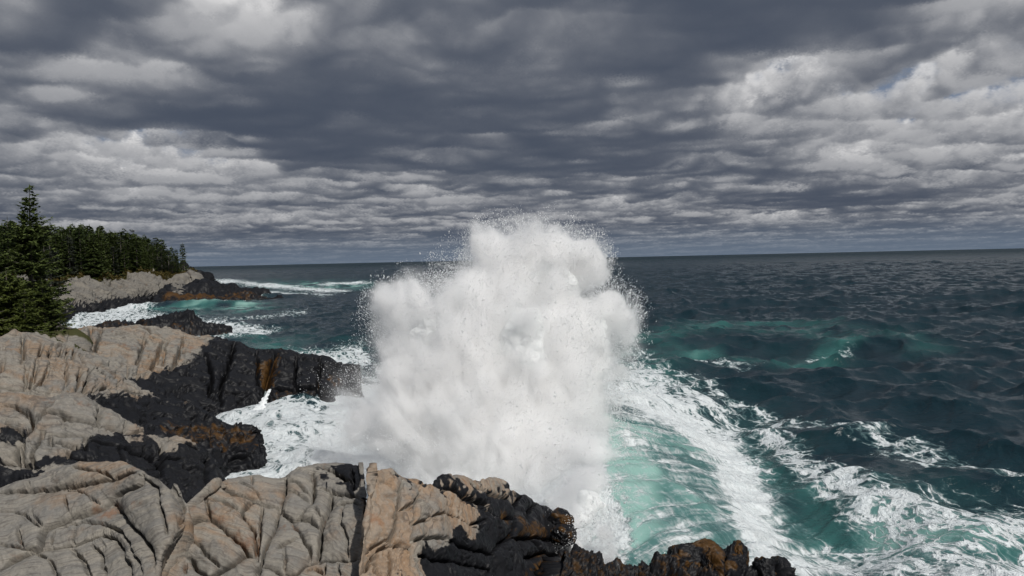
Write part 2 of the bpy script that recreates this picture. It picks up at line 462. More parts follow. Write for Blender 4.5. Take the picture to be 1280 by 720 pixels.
# streaks drawn down the back of the breaker
ru, rs, rz = N.sep(Rb)
Ps = N.xyz(N.m('MULTIPLY', ru, 0.22), N.m('MULTIPLY', rs, 1.0), 0.0)
Ps = N.v('ADD', Ps, N.v('SCALE', N.v('MULTIPLY', warp, (.5, .5, 0)), scale=0.55))
st1 = N.noise(Ps, 2.2, 5, 0.62); st2 = N.noise(Ps, 6.5, 3, 0.6, typ='RIDGED_MULTIFRACTAL')
pat2 = N.m('MULTIPLY_ADD', st1, 0.95, N.m('MULTIPLY_ADD', st2, 0.18, -0.02))
patm = N.m('ADD', N.m('MULTIPLY', pat, N.m('SUBTRACT', 1.0, N.m('MULTIPLY', Bk, .75))), N.m('MULTIPLY', pat2, N.m('MULTIPLY', Bk, .75)))
Fb = N.m('MAXIMUM', F_, N.m('MULTIPLY', Bk, 0.565))
fm = N.mr(N.m('ADD', Fb, patm), 0.98, 1.17)
fm = N.m('MULTIPLY', fm, N.mr(Fb, 0.02, 0.12))
thin = N.mr(N.m('ADD', Fb, patm), 0.80, 1.12)          # milky water round the foam
deep = (0.005, 0.020, 0.028)
wc = N.mix(N.m('MULTIPLY', Tl, 0.95), deep, (0.065, 0.235, 0.205))
wc = N.mix(N.mr(Tl, 0.42, 1.0, 0, .60), wc, (0.40, 0.60, 0.53))
wc = N.mix(N.m('MULTIPLY', N.m('MULTIPLY', thin, 0.42), N.mr(Fb, 0.1, 0.5)), wc, (0.22, 0.36, 0.36))
cd_ = N.new('ShaderNodeCameraData') if False else None
dist = N.v('LENGTH', P)
# ripples too fine for the mesh
b1 = N.noise(N.v('MULTIPLY', P, (1.0, 1.25, 1.0)), 2.6, 5, 0.6, dist=.3)
b2 = N.noise(N.v('MULTIPLY', P, (.8, 1.4, 1.0)), 0.30, 4, 0.6, dist=.3)
b3 = N.noise(N.v('MULTIPLY', P, (.7, 1.5, 1.0)), 0.05, 4, 0.62, dist=.3)
nb = N.bump(b1, 0.7, 0.12)
far1 = N.mr(dist, 60, 300); far2 = N.mr(dist, 400, 1500)
nb = N.bump(b2, N.m('MULTIPLY', far1, 0.9), 0.9, nb)
nb = N.bump(b3, far2, 9.0, nb)
bw = N.new('ShaderNodeBsdfPrincipled')
N.put(bw.inputs['Base Color'], wc); N.put(bw.inputs['Roughness'], N.mr(dist, 30, 2500, 0.17, 0.50, False)); N.put(bw.inputs['IOR'], 1.33)
N.put(bw.inputs['Normal'], nb)
bf = N.new('ShaderNodeBsdfPrincipled')
fbig = N.noise(Pw, 4.5, 5, 0.65)
N.put(bf.inputs['Base Color'], N.mix(fbig, (0.62, 0.70, 0.72), (0.90, 0.91, 0.92))); N.put(bf.inputs['Roughness'], 0.75)
N.put(bf.inputs['Specular IOR Level'], 0.2)
fh = N.m('ADD', N.m('MULTIPLY', fm, 0.7), N.m('MULTIPLY', fbig, 0.9))
N.put(bf.inputs['Normal'], N.bump(fh, 0.9, 0.30))
mx = N.new('ShaderNodeMixShader'); N.put(mx.inputs[0], N.m('MULTIPLY', fm, 0.96)); N.l.new(bw.outputs[0], mx.inputs[1]); N.l.new(bf.outputs[0], mx.inputs[2])
N.l.new(mx.outputs[0], out.inputs[0])
SEA_MAT = m
put('sea', me, m, kind='structure')
# ------------------------------------------------------------------ rock
def z1(p): return [(x / 4.5, 560 + y / 4.5) for x, y in p]
def z2(p): return [(180 + x / 4.5, 560 + y / 4.5) for x, y in p]
def z3(p): return [(400 + x / 4.5, 560 + y / 4.5) for x, y in p]
def z4(p): return [(560 + x / 5.143, 580 + y / 5.143) for x, y in p]
def z5(p): return [(x / 3.765, 460 + y / 3.765) for x, y in p]
def z6(p): return [(x / 5.333, 395 + y / 5.333) for x, y in p]
def z7(p): return [(120 + x / 3.4286, 390 + y / 3.4286) for x, y in p]

def catmull(A, t):
    """interpolate along axis 0 of A at positions t (in index units)"""
    n = A.shape[0]
    i = np.clip(np.floor(t).astype(int), 0, n - 2); f = (t - i)[:, None, None]
    g = lambda k: A[np.clip(k, 0, n - 1)]
    p0, p1, p2, p3 = g(i - 1), g(i), g(i + 1), g(i + 2)
    return 0.5 * (2 * p1 + (p2 - p0) * f + (2 * p0 - 5 * p1 + 4 * p2 - p3) * f * f + (3 * p1 - p0 - 3 * p2 + p3) * f ** 3)

def arc_res(A, res):
    """positions along axis 0 so that steps are about res metres"""
    L = np.linalg.norm(np.diff(A, axis=0), axis=2).mean(1)
    t = [0.0]
    out = []
    for i, l in enumerate(L):
        k = max(2, int(math.ceil(l / res)))
        out += list(i + np.arange(k) / k)
    out.append(len(L))
    return np.array(out, float)

def normals(G):
    du = np.gradient(G, axis=0); dv = np.gradient(G, axis=1)
    n = np.cross(dv, du); l = np.linalg.norm(n, axis=2, keepdims=True)
    return n / np.maximum(l, 1e-9)

def rock_mesh(name, cols, back, res, cracks=(), strata=None, joints=None, wet=(), dry=(), algae=(), grass=None,
              rough=(0.5, 0.10), fine=(0.06, 0.012), side=(0.25, -2.2), wetlow=None, seed=0.0, front=None, steep=1.0, wfac=.85):
    C = np.array([[at(px, py, c[-1][2] - (c[-1][2] - d) * steep) for px, py, d in c] for c in cols])      # (ncol, nrow, 3)
    C = C.transpose(1, 0, 2)                                               # rows, cols
    nfront = C.shape[0]
    rows = [C]
    if front is None and wetlow is not None: front = (0.02 * C[0, 0, 1], -1.8)
    if front is not None:
        f0 = C[:1].copy(); f0[..., 1] -= front[0]; f0[..., 2] = np.minimum(f0[..., 2] + front[1], f0[..., 2]); rows = [f0] + rows; nfront += 1
    base = C[-1:]
    for dd, dz_ in back:
        b = base.copy(); b[..., 1] += dd; b[..., 0] *= (b[..., 1] / base[..., 1]) ** 0.9; b[..., 2] = b[..., 2] + dz_
        b[..., 2] = np.maximum(b[..., 2], -1.5)
        rows.append(b)
    G = np.concatenate(rows, 0)
    l = G[:, :1].copy(); l[..., 0] -= side[0]; l[..., 2] = np.maximum(l[..., 2] + side[1], -1.5)
    l1 = G[:, :1].copy(); l1[..., 0] -= side[0] * .45; l1[..., 2] += side[1] * .05; r1 = G[:, -1:].copy(); r1[..., 0] += side[0] * .45; r1[..., 2] += side[1] * .05
    r = G[:, -1:].copy(); r[..., 0] += side[0]; r[..., 2] = np.maximum(r[..., 2] + side[1], -1.5)
    G = np.concatenate([l, l1, G, r1, r], 1)
    tu = arc_res(G, res)
    G1 = catmull(G, tu)
    tv = arc_res(G1.transpose(1, 0, 2), res)
    G2 = catmull(G1.transpose(1, 0, 2), tv).transpose(1, 0, 2)
    nu, nv = G2.shape[:2]
    Nn = normals(G2)
    P = G2.reshape(-1, 3); Nv = Nn.reshape(-1, 3)
    up = Nv[:, 2] < 0
    if np.mean(Nv[:, 2]) < 0: Nv = -Nv; flip = True
    else: flip = False
    TU = np.repeat(tu, nv); TV = np.tile(tv, nu)
    px, py, _ = proj(P)
    vis = (TU <= nfront - 1 + 0.2) & (TV >= 1.2) & (TV <= G.shape[1] - 2.2)
    disp = fbm(P, rough[0] * 3, 4, 0.5, seed) * rough[1]
    # large joints, traced over the surface
    stpd = np.zeros(len(P)); gro = np.zeros(len(P)); vi = np.nonzero(vis)[0]
    vpx, vpy = px[vi], py[vi]
    wob = np.stack([fbm(P, res * 16, 3, .5, seed + .3), fbm(P, res * 16, 3, .5, seed + .6), fbm(P, res * 16, 3, .5, seed + .9)], 1)
    Pw = P + wob * (res * 0.45)
    for cr in cracks:
        pts, wd, dep = cr[:3]; stp = cr[3] if len(cr) > 3 else 0.0
        Q = []
        for a, b in zip(pts[:-1], pts[1:]):
            k = max(1, int(math.hypot(b[0] - a[0], b[1] - a[1]) / 6))
            for j in range(k): Q.append((a[0] + (b[0] - a[0]) * j / k, a[1] + (b[1] - a[1]) * j / k))
        Q.append(pts[-1])
        W = []; UVs = []
        for q in Q:
            d2 = (vpx - q[0]) ** 2 + (vpy - q[1]) ** 2; j = np.argmin(d2)
            if d2[j] < 12 ** 2: W.append(P[vi[j]]); UVs.append((TU[vi[j]], TV[vi[j]]))
        if len(W) < 2: continue
        W = np.array(W)
        lo = W.min(0) - wd * 1.9; hi = W.max(0) + wd * 1.9
        near = np.nonzero(((Pw >= lo) & (Pw <= hi)).all(1))[0]
        if near.size == 0: continue
        Pn = Pw[near]; best = np.full(near.size, 1e9); sg = np.ones(near.size); tt = np.zeros(near.size)
        tun, tvn = TU[near], TV[near]
        for s_ in range(len(W) - 1):
            a, b = W[s_], W[s_ + 1]; ab = b - a; L2 = ab @ ab + 1e-9
            t = np.clip(((Pn - a) @ ab) / L2, 0, 1)
            d = np.linalg.norm(Pn - a - t[:, None] * ab, axis=1)
            k = d < best; best = np.where(k, d, best); tt = np.where(k, (s_ + t) / (len(W) - 1), tt)
            ua, ub = UVs[s_], UVs[s_ + 1]
            cs = (ub[0] - ua[0]) * (tvn - ua[1]) - (ub[1] - ua[1]) * (tun - ua[0])
            sg = np.where(k, np.sign(cs), sg)
        endf = np.minimum(1, np.minimum(tt, 1 - tt) * len(W) / 2.5 + 0.35)
        t = np.clip(best / wd, 0, 1)
        t = np.clip(best / (wd * wfac), 0, 1)
        g = -dep * 0.85 * endf * (0.25 * (1 - t) ** 2 + 0.75 * (1 - np.sqrt(np.maximum(1 - (1 - t) ** 2, 0))))
        g += -(dep * 1.15 + 5.0 * res) * endf * np.exp(-(best / (1.25 * res + 0.02 * wd)) ** 4)
        ss = math.sin(len(W) * 7.3 + W[0][0] * 11.7); stpd[near] += 0.22 * dep * np.sign(ss) * (0.5 + abs(ss) * .5) * endf * sg * np.tanh(best / (1.5 * res)) * sstep(1, 0, best / (wd * 1.8))
        if stp: g += -stp * 0.5 * (1 + sg * np.tanh(best / (res * 1.2))) * sstep(1.0, 0.0, best / (wd * 2.0 + 0)) * 1.0
        gro[near] = np.minimum(gro[near], g) if not stp else np.minimum(gro[near], g)
    disp = disp * 1.0 + gro + stpd
    P = P + Nv * disp[:, None]
    # bedding and cross joints
    lay = np.zeros(len(P))
    if strata is not None:
        for (nrm, thick, dep, wp) in strata:
            nrm = np.array(nrm, float); nrm /= np.linalg.norm(nrm)
            s = P @ nrm + wp * fbm(P, max(1.2, thick * 5), 2, .5, seed + .15)
            ph = s / thick
            ph = ph + 0.55 * np.sin(ph * 0.9 + 1.0) + 0.3 * np.sin(ph * 2.3 + 2)
            fr = ph - np.floor(ph); idx = np.floor(ph)
            hgt = np.sin(idx * 12.9898 + seed * 7) * 43758.5453; hgt = hgt - np.floor(hgt)
            str_ = np.clip(0.55 + 0.6 * fbm(P, 0.9, 2, .5, seed + .45), 0, 1.3)
            prof = -np.exp(-(np.minimum(fr, 1 - fr) / 0.13) ** 2) * (0.4 + 0.9 * hgt) + (hgt - .5) * 0.9 + 0.5 * np.sqrt(np.clip(fr, 0, 1))
            lay += dep * prof * str_
            if joints is not None:
                jn, jsp, jd = joints
                jn = np.array(jn, float); jn /= np.linalg.norm(jn)
                q = P @ jn + 0.25 * jsp * fbm(P, jsp * 1.5, 2, .5, seed + .77)
                q = q / jsp + hgt * 3.7
                q = q + 0.3 * np.sin(q * 2.1)
                f2 = q - np.floor(q)
                h2 = np.sin(np.floor(q) * 78.233 + idx * 3.1) * 43758.5453; h2 = h2 - np.floor(h2)
                lay += jd * (-np.exp(-(np.minimum(f2, 1 - f2) * jsp / max(2.0 * res, 0.05 * jsp)) ** 2) + 0.8 * (h2 - .5)) * str_
    fn = fbm(P, fine[0] * 4, 4, .6, seed + .2, ridge=True) * fine[1]
    P = P + Nv * (lay + fn)[:, None]
    at_ = {}
    wm = np.zeros(len(P)); X0, Y0 = px, py
    nz_ = fbm(P, 1.0, 4, .6, seed + .33)
    ppm = 1004.0 / np.maximum(P[:, 1], 5)
    jx = X0 + nz_ * 0.10 * ppm; jy = Y0 + np.roll(nz_, 13) * 0.06 * ppm
    for poly in wet: wm = np.maximum(wm, soft_poly(jx, jy, poly, 7))
    for poly in dry: wm = wm * (1 - soft_poly(jx, jy, poly, 5))
    if wetlow is not None: wm = np.maximum(wm, 1 - sstep(wetlow, wetlow + 0.7, P[:, 2] + 0.35 * nz_))
    wm = np.where((TU > nfront - 0.6) & (wm < .5) & (len(wet) > 0 or wetlow is not None), np.maximum(wm, sstep(nfront - 0.6, nfront + .3, TU)), wm)
    al = np.zeros(len(P))
    for e in algae:
        poly, amt = e
        al = np.maximum(al, amt * soft_poly(jx, jy, poly, 12))
    at_['wet'] = wm; at_['algae'] = al
    if grass is not None: at_['grass'] = grass(P, TU, nfront)
    return grid_mesh(name, P, nu, nv, at_, flip=flip)

# rock material: grey to tan gneiss, black where the sea wets it, rust brown weed
def rock_material(name, scale=1.0, tan=0.5, line_n=(0.3, 0.5, 0.8), val=1.0):
    m, N, out = new_mat(name)
    geo = N.new('ShaderNodeNewGeometry'); P = geo.outputs['Position']
    wet = N.attr('wet'); alg = N.attr('algae'); gr = N.attr('grass')
    Ps = N.v('SCALE', P, scale=1.0 / scale)
    big = N.noise(Ps, 0.75, 4, .55); mid = N.noise(Ps, 3.0, 5, .62); fi = N.noise(Ps, 26, 4, .65); sp = N.noise(Ps, 90, 2, .6)
    wv = N.v('ADD', Ps, N.v('SCALE', N.v('SUBTRACT', N.noise(Ps, 1.1, 3, .5, color=True), (.5, .5, .5)), scale=0.55))
    s = N.v('DOT_PRODUCT', wv, Vector(line_n).normalized())
    band = N.noise(N.xyz(s, N.m('MULTIPLY', N.sep(wv)[0], 0.06), 0.0), 7.0, 5, .62)
    hair = N.noise(N.xyz(s, N.m('MULTIPLY', N.sep(wv)[0], 0.08), 3.0), 34.0, 3, .6)
    tn = N.mr(N.m('ADD', N.m('MULTIPLY', big, .85), N.m('MULTIPLY', mid, .35)), 0.68 - 0.25 * tan, 0.88 - 0.25 * tan)
    c = N.mix(tn, (0.215, 0.205, 0.188), (0.315, 0.212, 0.135))
    c = N.mix(N.mr(band, .35, .68), c, (0.30, 0.275, 0.235))
    c = N.mix(N.m('MULTIPLY', N.mr(hair, .50, .66), 0.55), c, (0.095, 0.085, 0.078))
    c = N.mix(N.m('MULTIPLY', N.mr(mid, .55, .72), 0.45), c, (0.12, 0.115, 0.105))
    c = N.mix(N.m('MULTIPLY', N.mr(fi, .50, .75), 0.40), c, (0.10, 0.09, 0.08))
    c = N.mix(N.m('MULTIPLY', N.mr(fi, .46, .30), 0.35), c, (0.42, 0.38, 0.33))
    rust = N.mr(N.noise(Ps, 1.6, 5, .65), .60, .72)
    c = N.mix(N.m('MULTIPLY', rust, 0.55), c, (0.24, 0.095, 0.03))
    if val != 1.0: c = N.v('SCALE', c, scale=val)
    wn = N.mr(N.m('ADD', wet, N.m('MULTIPLY', N.m('ADD', N.m('SUBTRACT', mid, 0.5), N.m('MULTIPLY', N.m('SUBTRACT', band, 0.5), 1.0)), 1.1)), 0.30, 0.72)
    dark = N.mix(mid, (0.004, 0.0045, 0.006), (0.015, 0.015, 0.017))
    dark = N.mix(N.m('MULTIPLY', N.mr(fi, .60, .74), 0.35), dark, (0.04, 0.041, 0.044))
    c = N.mix(wn, c, dark)
    an = N.mr(N.m('ADD', alg, N.m('MULTIPLY', N.m('SUBTRACT', N.noise(Ps, 5, 5, .7), 0.5), 1.6)), 0.40, 0.68)
    wc_ = N.mix(N.noise(Ps, 11, 3, .6), (0.016, 0.011, 0.005), (0.11, 0.052, 0.013))
    c = N.mix(an, c, wc_)
    g = N.mix(fi, (0.018, 0.028, 0.008), (0.07, 0.062, 0.022))
    c = N.mix(N.mr(N.m('ADD', gr, N.m('MULTIPLY', N.m('SUBTRACT', mid, .5), .6)), .4, .6), c, g)
    b = N.new('ShaderNodeBsdfPrincipled'); N.put(b.inputs['Base Color'], c)
    rgh = N.m('ADD', N.mr(wn, 0, 1, .85, .50, False), N.m('MULTIPLY', N.m('SUBTRACT', fi, .5), .3))
    N.put(b.inputs['Roughness'], rgh); N.put(b.inputs['Specular IOR Level'], N.mr(wn, 0, 1, .25, .20, False))
    nb = N.bump(mid, 0.5 if scale < 1.5 else .25, 0.016 * scale)
    nb = N.bump(band, 0.6 if scale < 1.5 else .3, 0.018 * scale, nb)
    nb = N.bump(hair, 0.65, 0.012 * scale, nb)
    nb = N.bump(fi, 0.6, 0.005 * scale, nb)
    nb = N.bump(sp, 0.35, 0.003 * scale, nb)
    N.put(b.inputs['Normal'], nb)
    N.l.new(b.outputs[0], out.inputs[0])
    return m
MR = rock_material('weathered gneiss', 1.0, .45, (-0.35, 0.6, 0.70), .80)
MRH = rock_material('weathered gneiss blocks', 1.0, .55, (0.30, 0.62, 0.70), .82)
MR2 = rock_material('tan gneiss', 1.0, .8, (0.2, -0.6, 0.75), .9)
MRM = rock_material('weathered gneiss ledge', 1.9, .6, (0.25, 0.1, 0.95), .80)
MRF = rock_material('pale granite shore', 6.0, -.1, (0.2, 0.3, 0.9), .68)

# --- near left boulder
G_cols = [
 [(-90,750,8.0),(-90,710,8.8),(-90,670,9.6),(-90,640,10.4),(-90,618,11.5)],
 [(-20,750,8),(-20,710,8.8),(-20,670,9.6),(-20,640,10.5),(-20,612,11.6)],
 [(40,750,8),(40,705,8.8),(40,660,9.7),(40,625,10.7),(35,598,11.7)],
 [(95,750,8),(95,705,8.8),(95,655,9.7),(92,612,10.8),(90,579,11.7)],
 [(140,750,8.1),(140,705,8.8),(140,660,9.5),(140,620,10.5),(145,578,11.6)],
 [(172,750,8.2),(175,705,8.8),(178,665,9.4),(180,622,10.2),(182,590,11.1)],
 [(190,750,8.5),(200,705,9.0),(213,665,9.5),(210,622,10.2),(202,598,10.9)],
 [(192,750,9.0),(205,706,9.6),(228,652,10.3),(224,634,10.7),(212,612,11.1)]]
G_cr = [
 (z1([(0,670),(60,620),(130,585),(215,545),(220,490),(240,450),(300,410),(400,370),(560,325),(640,270),(770,205),(800,140)]), .26, .13),
 (z1([(0,240),(160,240),(360,215),(540,195),(680,155),(760,130)]), .20, .12),
 (z1([(225,550),(280,548),(400,530),(480,500),(560,470),(620,500),(670,600),(720,720)]), .22, .10),
 (z1([(620,290),(690,370),(720,430),(800,510),(850,600),(870,650)]), .30, .16),
 (z1([(280,540),(275,490),(290,450)]), .12, .06),
 (z1([(225,545),(230,480),(250,450)]), .14, .09),
 (z1([(365,270),(372,320),(388,370)]), .09, .05),
 (z1([(100,440),(108,500),(125,555)]), .10, .06),
 (z1([(560,320),(500,270),(420,235),(330,230)]), .16, .06),
 (z1([(780,150),(870,220),(900,330),(930,420),(940,480)]), .22, .06),
 (z1([(0,350),(70,350),(130,365),(210,435),(230,440)]), .16, .07),
 (z1([(155,195),(168,235)]), .08, .05),
 (z1([(170,365),(240,440)]), .10, .04),
 (z1([(400,105),(480,120),(560,130),(620,160),(650,175)]), .16, .07),
 (z1([(0,540),(60,545),(130,560),(215,545)]), .14, .07),
 (z1([(160,560),(260,610),(330,720)]), .2, .05),
 (z1([(380,550),(460,620),(500,720)]), .2, .05),
 (z1([(500,530),(560,600),(590,720)]), .2, .04),
 (z1([(400,430),(395,530)]), .10, .04),
 (z1([(330,420),(450,390),(560,400),(650,450),(700,520),(740,620),(790,700)]), .2, .05)]
me = rock_mesh('near_boulder', G_cols, steep=.5, back= [(0.5, -0.7), (0.9, -2.2), (1.0, -4.5)], res=0.0125, cracks=G_cr,
   strata=[((-0.35, 0.60, 0.70), 0.055, 0.010, 0.16), ((-0.35, 0.62, 0.70), 0.19, 0.016, 0.16)], rough=(0.5, 0.022), fine=(0.05, 0.003), side=(0.22, -2.6), seed=.11)
put('boulder', me, MR, label='big rounded grey boulder with curved layering, filling the lower left corner', cat='boulder', group='rocks along the shore')

# --- near centre blocks
H_cols = [
 [(178,750,8.6),(190,712,9.0),(212,672,9.7),(236,642,10.6),(276,608,11.6)],
 [(215,750,8.3),(222,710,8.8),(240,665,9.7),(262,625,10.8),(285,600,11.9)],
 [(265,750,8.2),(268,710,8.7),(282,665,9.6),(300,622,10.9),(312,593,12.1)],
 [(320,750,8.1),(320,708,8.7),(322,662,9.7),(335,622,11.0),(348,596,12.2)],
 [(370,750,8.1),(370,708,8.7),(365,655,9.8),(370,612,11.1),(378,582,12.4)],
 [(415,750,8.1),(412,708,8.7),(408,655,9.8),(412,615,11.1),(412,582,12.5)],
 [(455,750,8.2),(450,705,8.8),(449,660,9.7),(450,625,10.7),(447,585,12.3)]]
H_cr = [
 (z2([(795,150),(785,230),(765,290),(750,350),(745,420),(700,500),(670,580),(650,650),(645,720)]), .24, .17),
 (z2([(350,285),(360,330),(370,380),(450,440),(520,510),(580,580),(640,600)]), .30, .20),
 (z2([(435,215),(480,240),(560,265),(640,285),(750,300)]), .22, .11),
 (z2([(640,285),(590,300),(550,350),(560,370),(620,440),(635,520),(625,590)]), .24, .15),
 (z2([(665,300),(655,400),(650,480),(640,560),(640,620)]), .16, .09),
 (z2([(170,490),(240,490),(300,530),(350,590),(430,670)]), .16, .06),
 (z2([(100,620),(210,590),(250,600),(290,660),(350,720)]), .24, .15),
 (z2([(370,720),(430,680),(500,640),(560,600),(620,595)]), .26, .18),
 (z2([(235,620),(230,700)]), .14, .10),
 (z2([(955,130),(965,230),(955,290),(900,340),(875,390)]), .20, .14),
 (z2([(760,310),(800,370),(840,392),(880,385),(930,400),(985,450)]), .20, .13),
 (z2([(1055,230),(1045,320),(1000,420),(995,500),(980,620)]), .22, .14),
 (z2([(830,410),(870,470),(920,550),(940,590),(930,640)]), .15, .08),
 (z2([(640,650),(700,650),(780,690),(850,705),(900,660),(980,632),(1150,635),(1230,620)]), .26, .18),
 (z2([(1050,325),(1100,310),(1180,300),(1240,330)]), .16, .08),
 (z2([(790,190),(830,180),(880,200),(950,260)]), .14, .07),
 (z2([(220,415),(300,400),(380,405),(450,440)]), .22, .13),
 (z2([(795,560),(795,690)]), .12, .05),
 (z2([(730,560),(800,540),(870,500)]), .12, .03),
 (z2([(370,290),(440,285),(520,340),(560,365)]), .18, .07),
 (z2([(460,370),(500,350),(560,370)]), .14, .05),
 (z2([(605,160),(608,215)]), .08, .04),
 (z2([(455,205),(540,190),(620,240),(660,285)]), .16, .05),
 (z2([(790,230),(860,235),(940,290)]), .14, .06),
 (z2([(1020,640),(1020,720)]), .12, .08), (z2([(1090,640),(1110,720)]), .10, .06), (z2([(900,690),(960,680),(1010,720)]), .12, .06),
 (z2([(880,330),(960,340),(1000,400)]), .12, .04),
 (z2([(640,660),(620,720)]), .14, .09),
 (z2([(780,720),(760,670),(700,650)]), .14, .08),
 (z3([(0,225),(60,235),(150,265),(245,290)]), .14, .09),
 (z3([(130,300),(110,400),(150,500),(150,620)]), .14, .04),
 (z3([(180,110),(190,240)]), .10, .07), (z3([(0,100),(60,130),(180,200)]), .12, .06)]
me = rock_mesh('jointed', H_cols, steep=.5, back= [(0.5, -0.6), (0.9, -2.0), (1.0, -4.5)], res=0.0125, cracks=H_cr,
   strata=[((0.30, 0.62, 0.70), 0.055, 0.009, 0.16), ((0.28, 0.6, 0.70), 0.17, 0.013, 0.16)],
   wet=[z2([(1035,190),(1040,110),(900,85),(960,80),(1260,95),(1280,300),(1200,250),(1120,245)])], rough=(0.5, 0.020), fine=(0.05, 0.003), side=(0.12, -2.6), seed=.52)
put('rock_ledge', me, MRH, label='near ledge of rounded blocks split by deep joints, centre of the near shore', cat='rock ledge', group='rocks along the shore')

# --- tan slab with black seaward edge
I_cols = [
 [(453,750,8.6),(457,705,9.1),(461,668,9.7),(466,625,10.5),(470,589,11.2)],
 [(485,750,8.6),(486,705,9.2),(488,665,9.8),(492,625,10.6),(490,588,11.5)],
 [(530,750,8.8),(530,705,9.5),(532,665,10.2),(535,628,11.1),(528,599,12.1)],
 [(580,750,9.4),(580,705,10.2),(580,668,11.0),(580,628,12.2),(572,594,13.7)],
 [(620,750,10.6),(622,710,11.4),(622,675,12.3),(620,640,13.6),(612,600,15.3)],
 [(660,750,12.0),(660,715,12.9),(658,685,13.9),(655,655,15.0),(648,615,16.9)],
 [(690,750,13.8),(692,722,14.6),(690,695,15.6),(685,668,16.8),(680,634,18.2)],
 [(712,750,15.2),(714,725,16.0),(713,700,17.0),(709,678,17.8),(704,652,18.6)]]
I_cr = [
 (z3([(465,180),(450,270),(440,350),(410,460),(395,550)]), .14, .11),
 (z3([(575,205),(570,260),(530,300),(515,420),(510,540),(515,650)]), .12, .08),
 (z3([(440,350),(520,315),(570,262)]), .10, .06),
 (z3([(265,570),(330,540),(395,510)]), .16, .10),
 (z3([(250,690),(300,620),(330,575),(395,545),(450,555),(510,580)]), .16, .12),
 (z3([(520,435),(620,390),(700,365),(780,390),(850,435),(940,400)]), .10, .05),
 (z3([(515,525),(580,505),(680,505),(760,540)]), .10, .05),
 (z3([(310,600),(305,690),(350,720)]), .10, .08), (z3([(385,570),(390,650),(400,720)]), .10, .08),
 (z3([(450,345),(500,348),(520,350)]), .08, .04),
 (z3([(800,290),(870,320),(930,340)]), .10, .07), (z3([(860,310),(790,260),(700,220),(580,190),(465,170),(320,110)]), .12, .08, .05),
 (z3([(850,435),(900,460),(930,420)]), .10, .06),
 (z3([(1000,420),(1000,720)]), .2, .14), (z3([(700,500),(820,560),(1000,600)]), .16, .08), (z3([(560,600),(760,640),(980,690)]), .18, .10),
 (z4([(490,180),(440,300),(430,450),(300,560)]), .3, .2), (z4([(570,250),(520,330),(540,480),(600,580)]), .3, .2), (z4([(640,330),(700,420),(800,440)]), .3, .2),
 (z4([(240,300),(330,340),(430,350)]), .25, .14), (z4([(150,130),(280,180),(420,230)]), .22, .14), (z4([(0,140),(120,200),(250,260),(300,350)]), .22, .16),
 (z4([(430,470),(600,475),(760,480)]), .3, .2), (z4([(500,600),(640,560),(800,590)]), .3, .2)]
me = rock_mesh('slab', I_cols, steep=.55, back= [(0.5, -0.5), (1.2, -2.2), (1.2, -4.6)], res=0.015, cracks=I_cr,
   strata=[((0.35, -0.35, 0.80), 0.24, 0.028, 0.12), ((0.5, 0.1, 0.85), 0.08, 0.012, .1)], joints=((0.9, 0.4, 0.1), 0.55, 0.022),
   wet=[z3([(255,110),(350,80),(520,150),(700,130),(760,150),(900,180),(1100,210),(1700,400),(1700,900),(420,760),(500,650),(590,560),(700,515),(850,470),(960,440),(930,350),(850,300),(700,225),(520,180),(470,170),(320,112)])],
   dry=[z4([(10,70),(90,60),(200,90),(330,130),(420,190),(400,215),(300,200),(230,150),(120,160)])],
   algae=[(z4([(450,330),(660,360),(680,470),(420,480)]), .62), (z4([(560,600),(900,620),(1000,760),(560,760)]), .62)], rough=(0.6, 0.03), fine=(0.06, 0.005), side=(0.10, -3.5), seed=.83, wetlow=1.4)
put('rock_slab', me, MR2, label='flat tan rock slab with crossing cracks and a black wet edge under the spray', cat='rock slab', group='rocks along the shore')

# --- low weed rocks at the bottom
J_cols = [
 [(690,790,14.4),(690,765,14.9),(695,735,15.6),(700,708,16.6)],
 [(725,790,14.8),(726,760,15.5),(728,728,16.4),(730,698,17.4)],
 [(765,790,15.2),(765,762,15.8),(766,735,16.6),(767,713,17.4)],
 [(808,790,15.3),(808,762,16.0),(809,732,16.9),(812,706,17.8)],
 [(850,790,15.4),(850,760,16.2),(852,728,17.2),(855,695,18.4)],
 [(895,790,15.6),(895,762,16.4),(898,732,17.3),(902,703,18.5)],
 [(940,790,15.8),(942,765,16.5),(944,738,17.4),(948,712,18.5)],
 [(978,790,16.2),(980,768,16.8),(984,744,17.6),(986,722,18.4)]]
J_cols = [[(a, b, c * .935) for a, b, c in q] for q in J_cols]
me = rock_mesh('weed', J_cols, [(0.4, -0.4), (0.8, -1.6), (1.0, -2.5)], 0.018, (),
   strata=[((0.5, 0.3, 0.8), 0.22, 0.04, 0.25)], joints=((0.8, -0.5, 0.2), 0.45, 0.05), wet=[[(600,600),(1100,600),(1100,900),(600,900)]],
   algae=[([(690,690),(820,700),(900,690),(900,760),(690,800)], .42)], rough=(0.30, 0.13), fine=(0.06, 0.03), side=(0.2, -2), seed=.27, wetlow=9)
put('rock_ledge', me, MR2, label='low black ledge covered in rust brown seaweed along the bottom edge', cat='rock ledge', group='rocks along the shore')

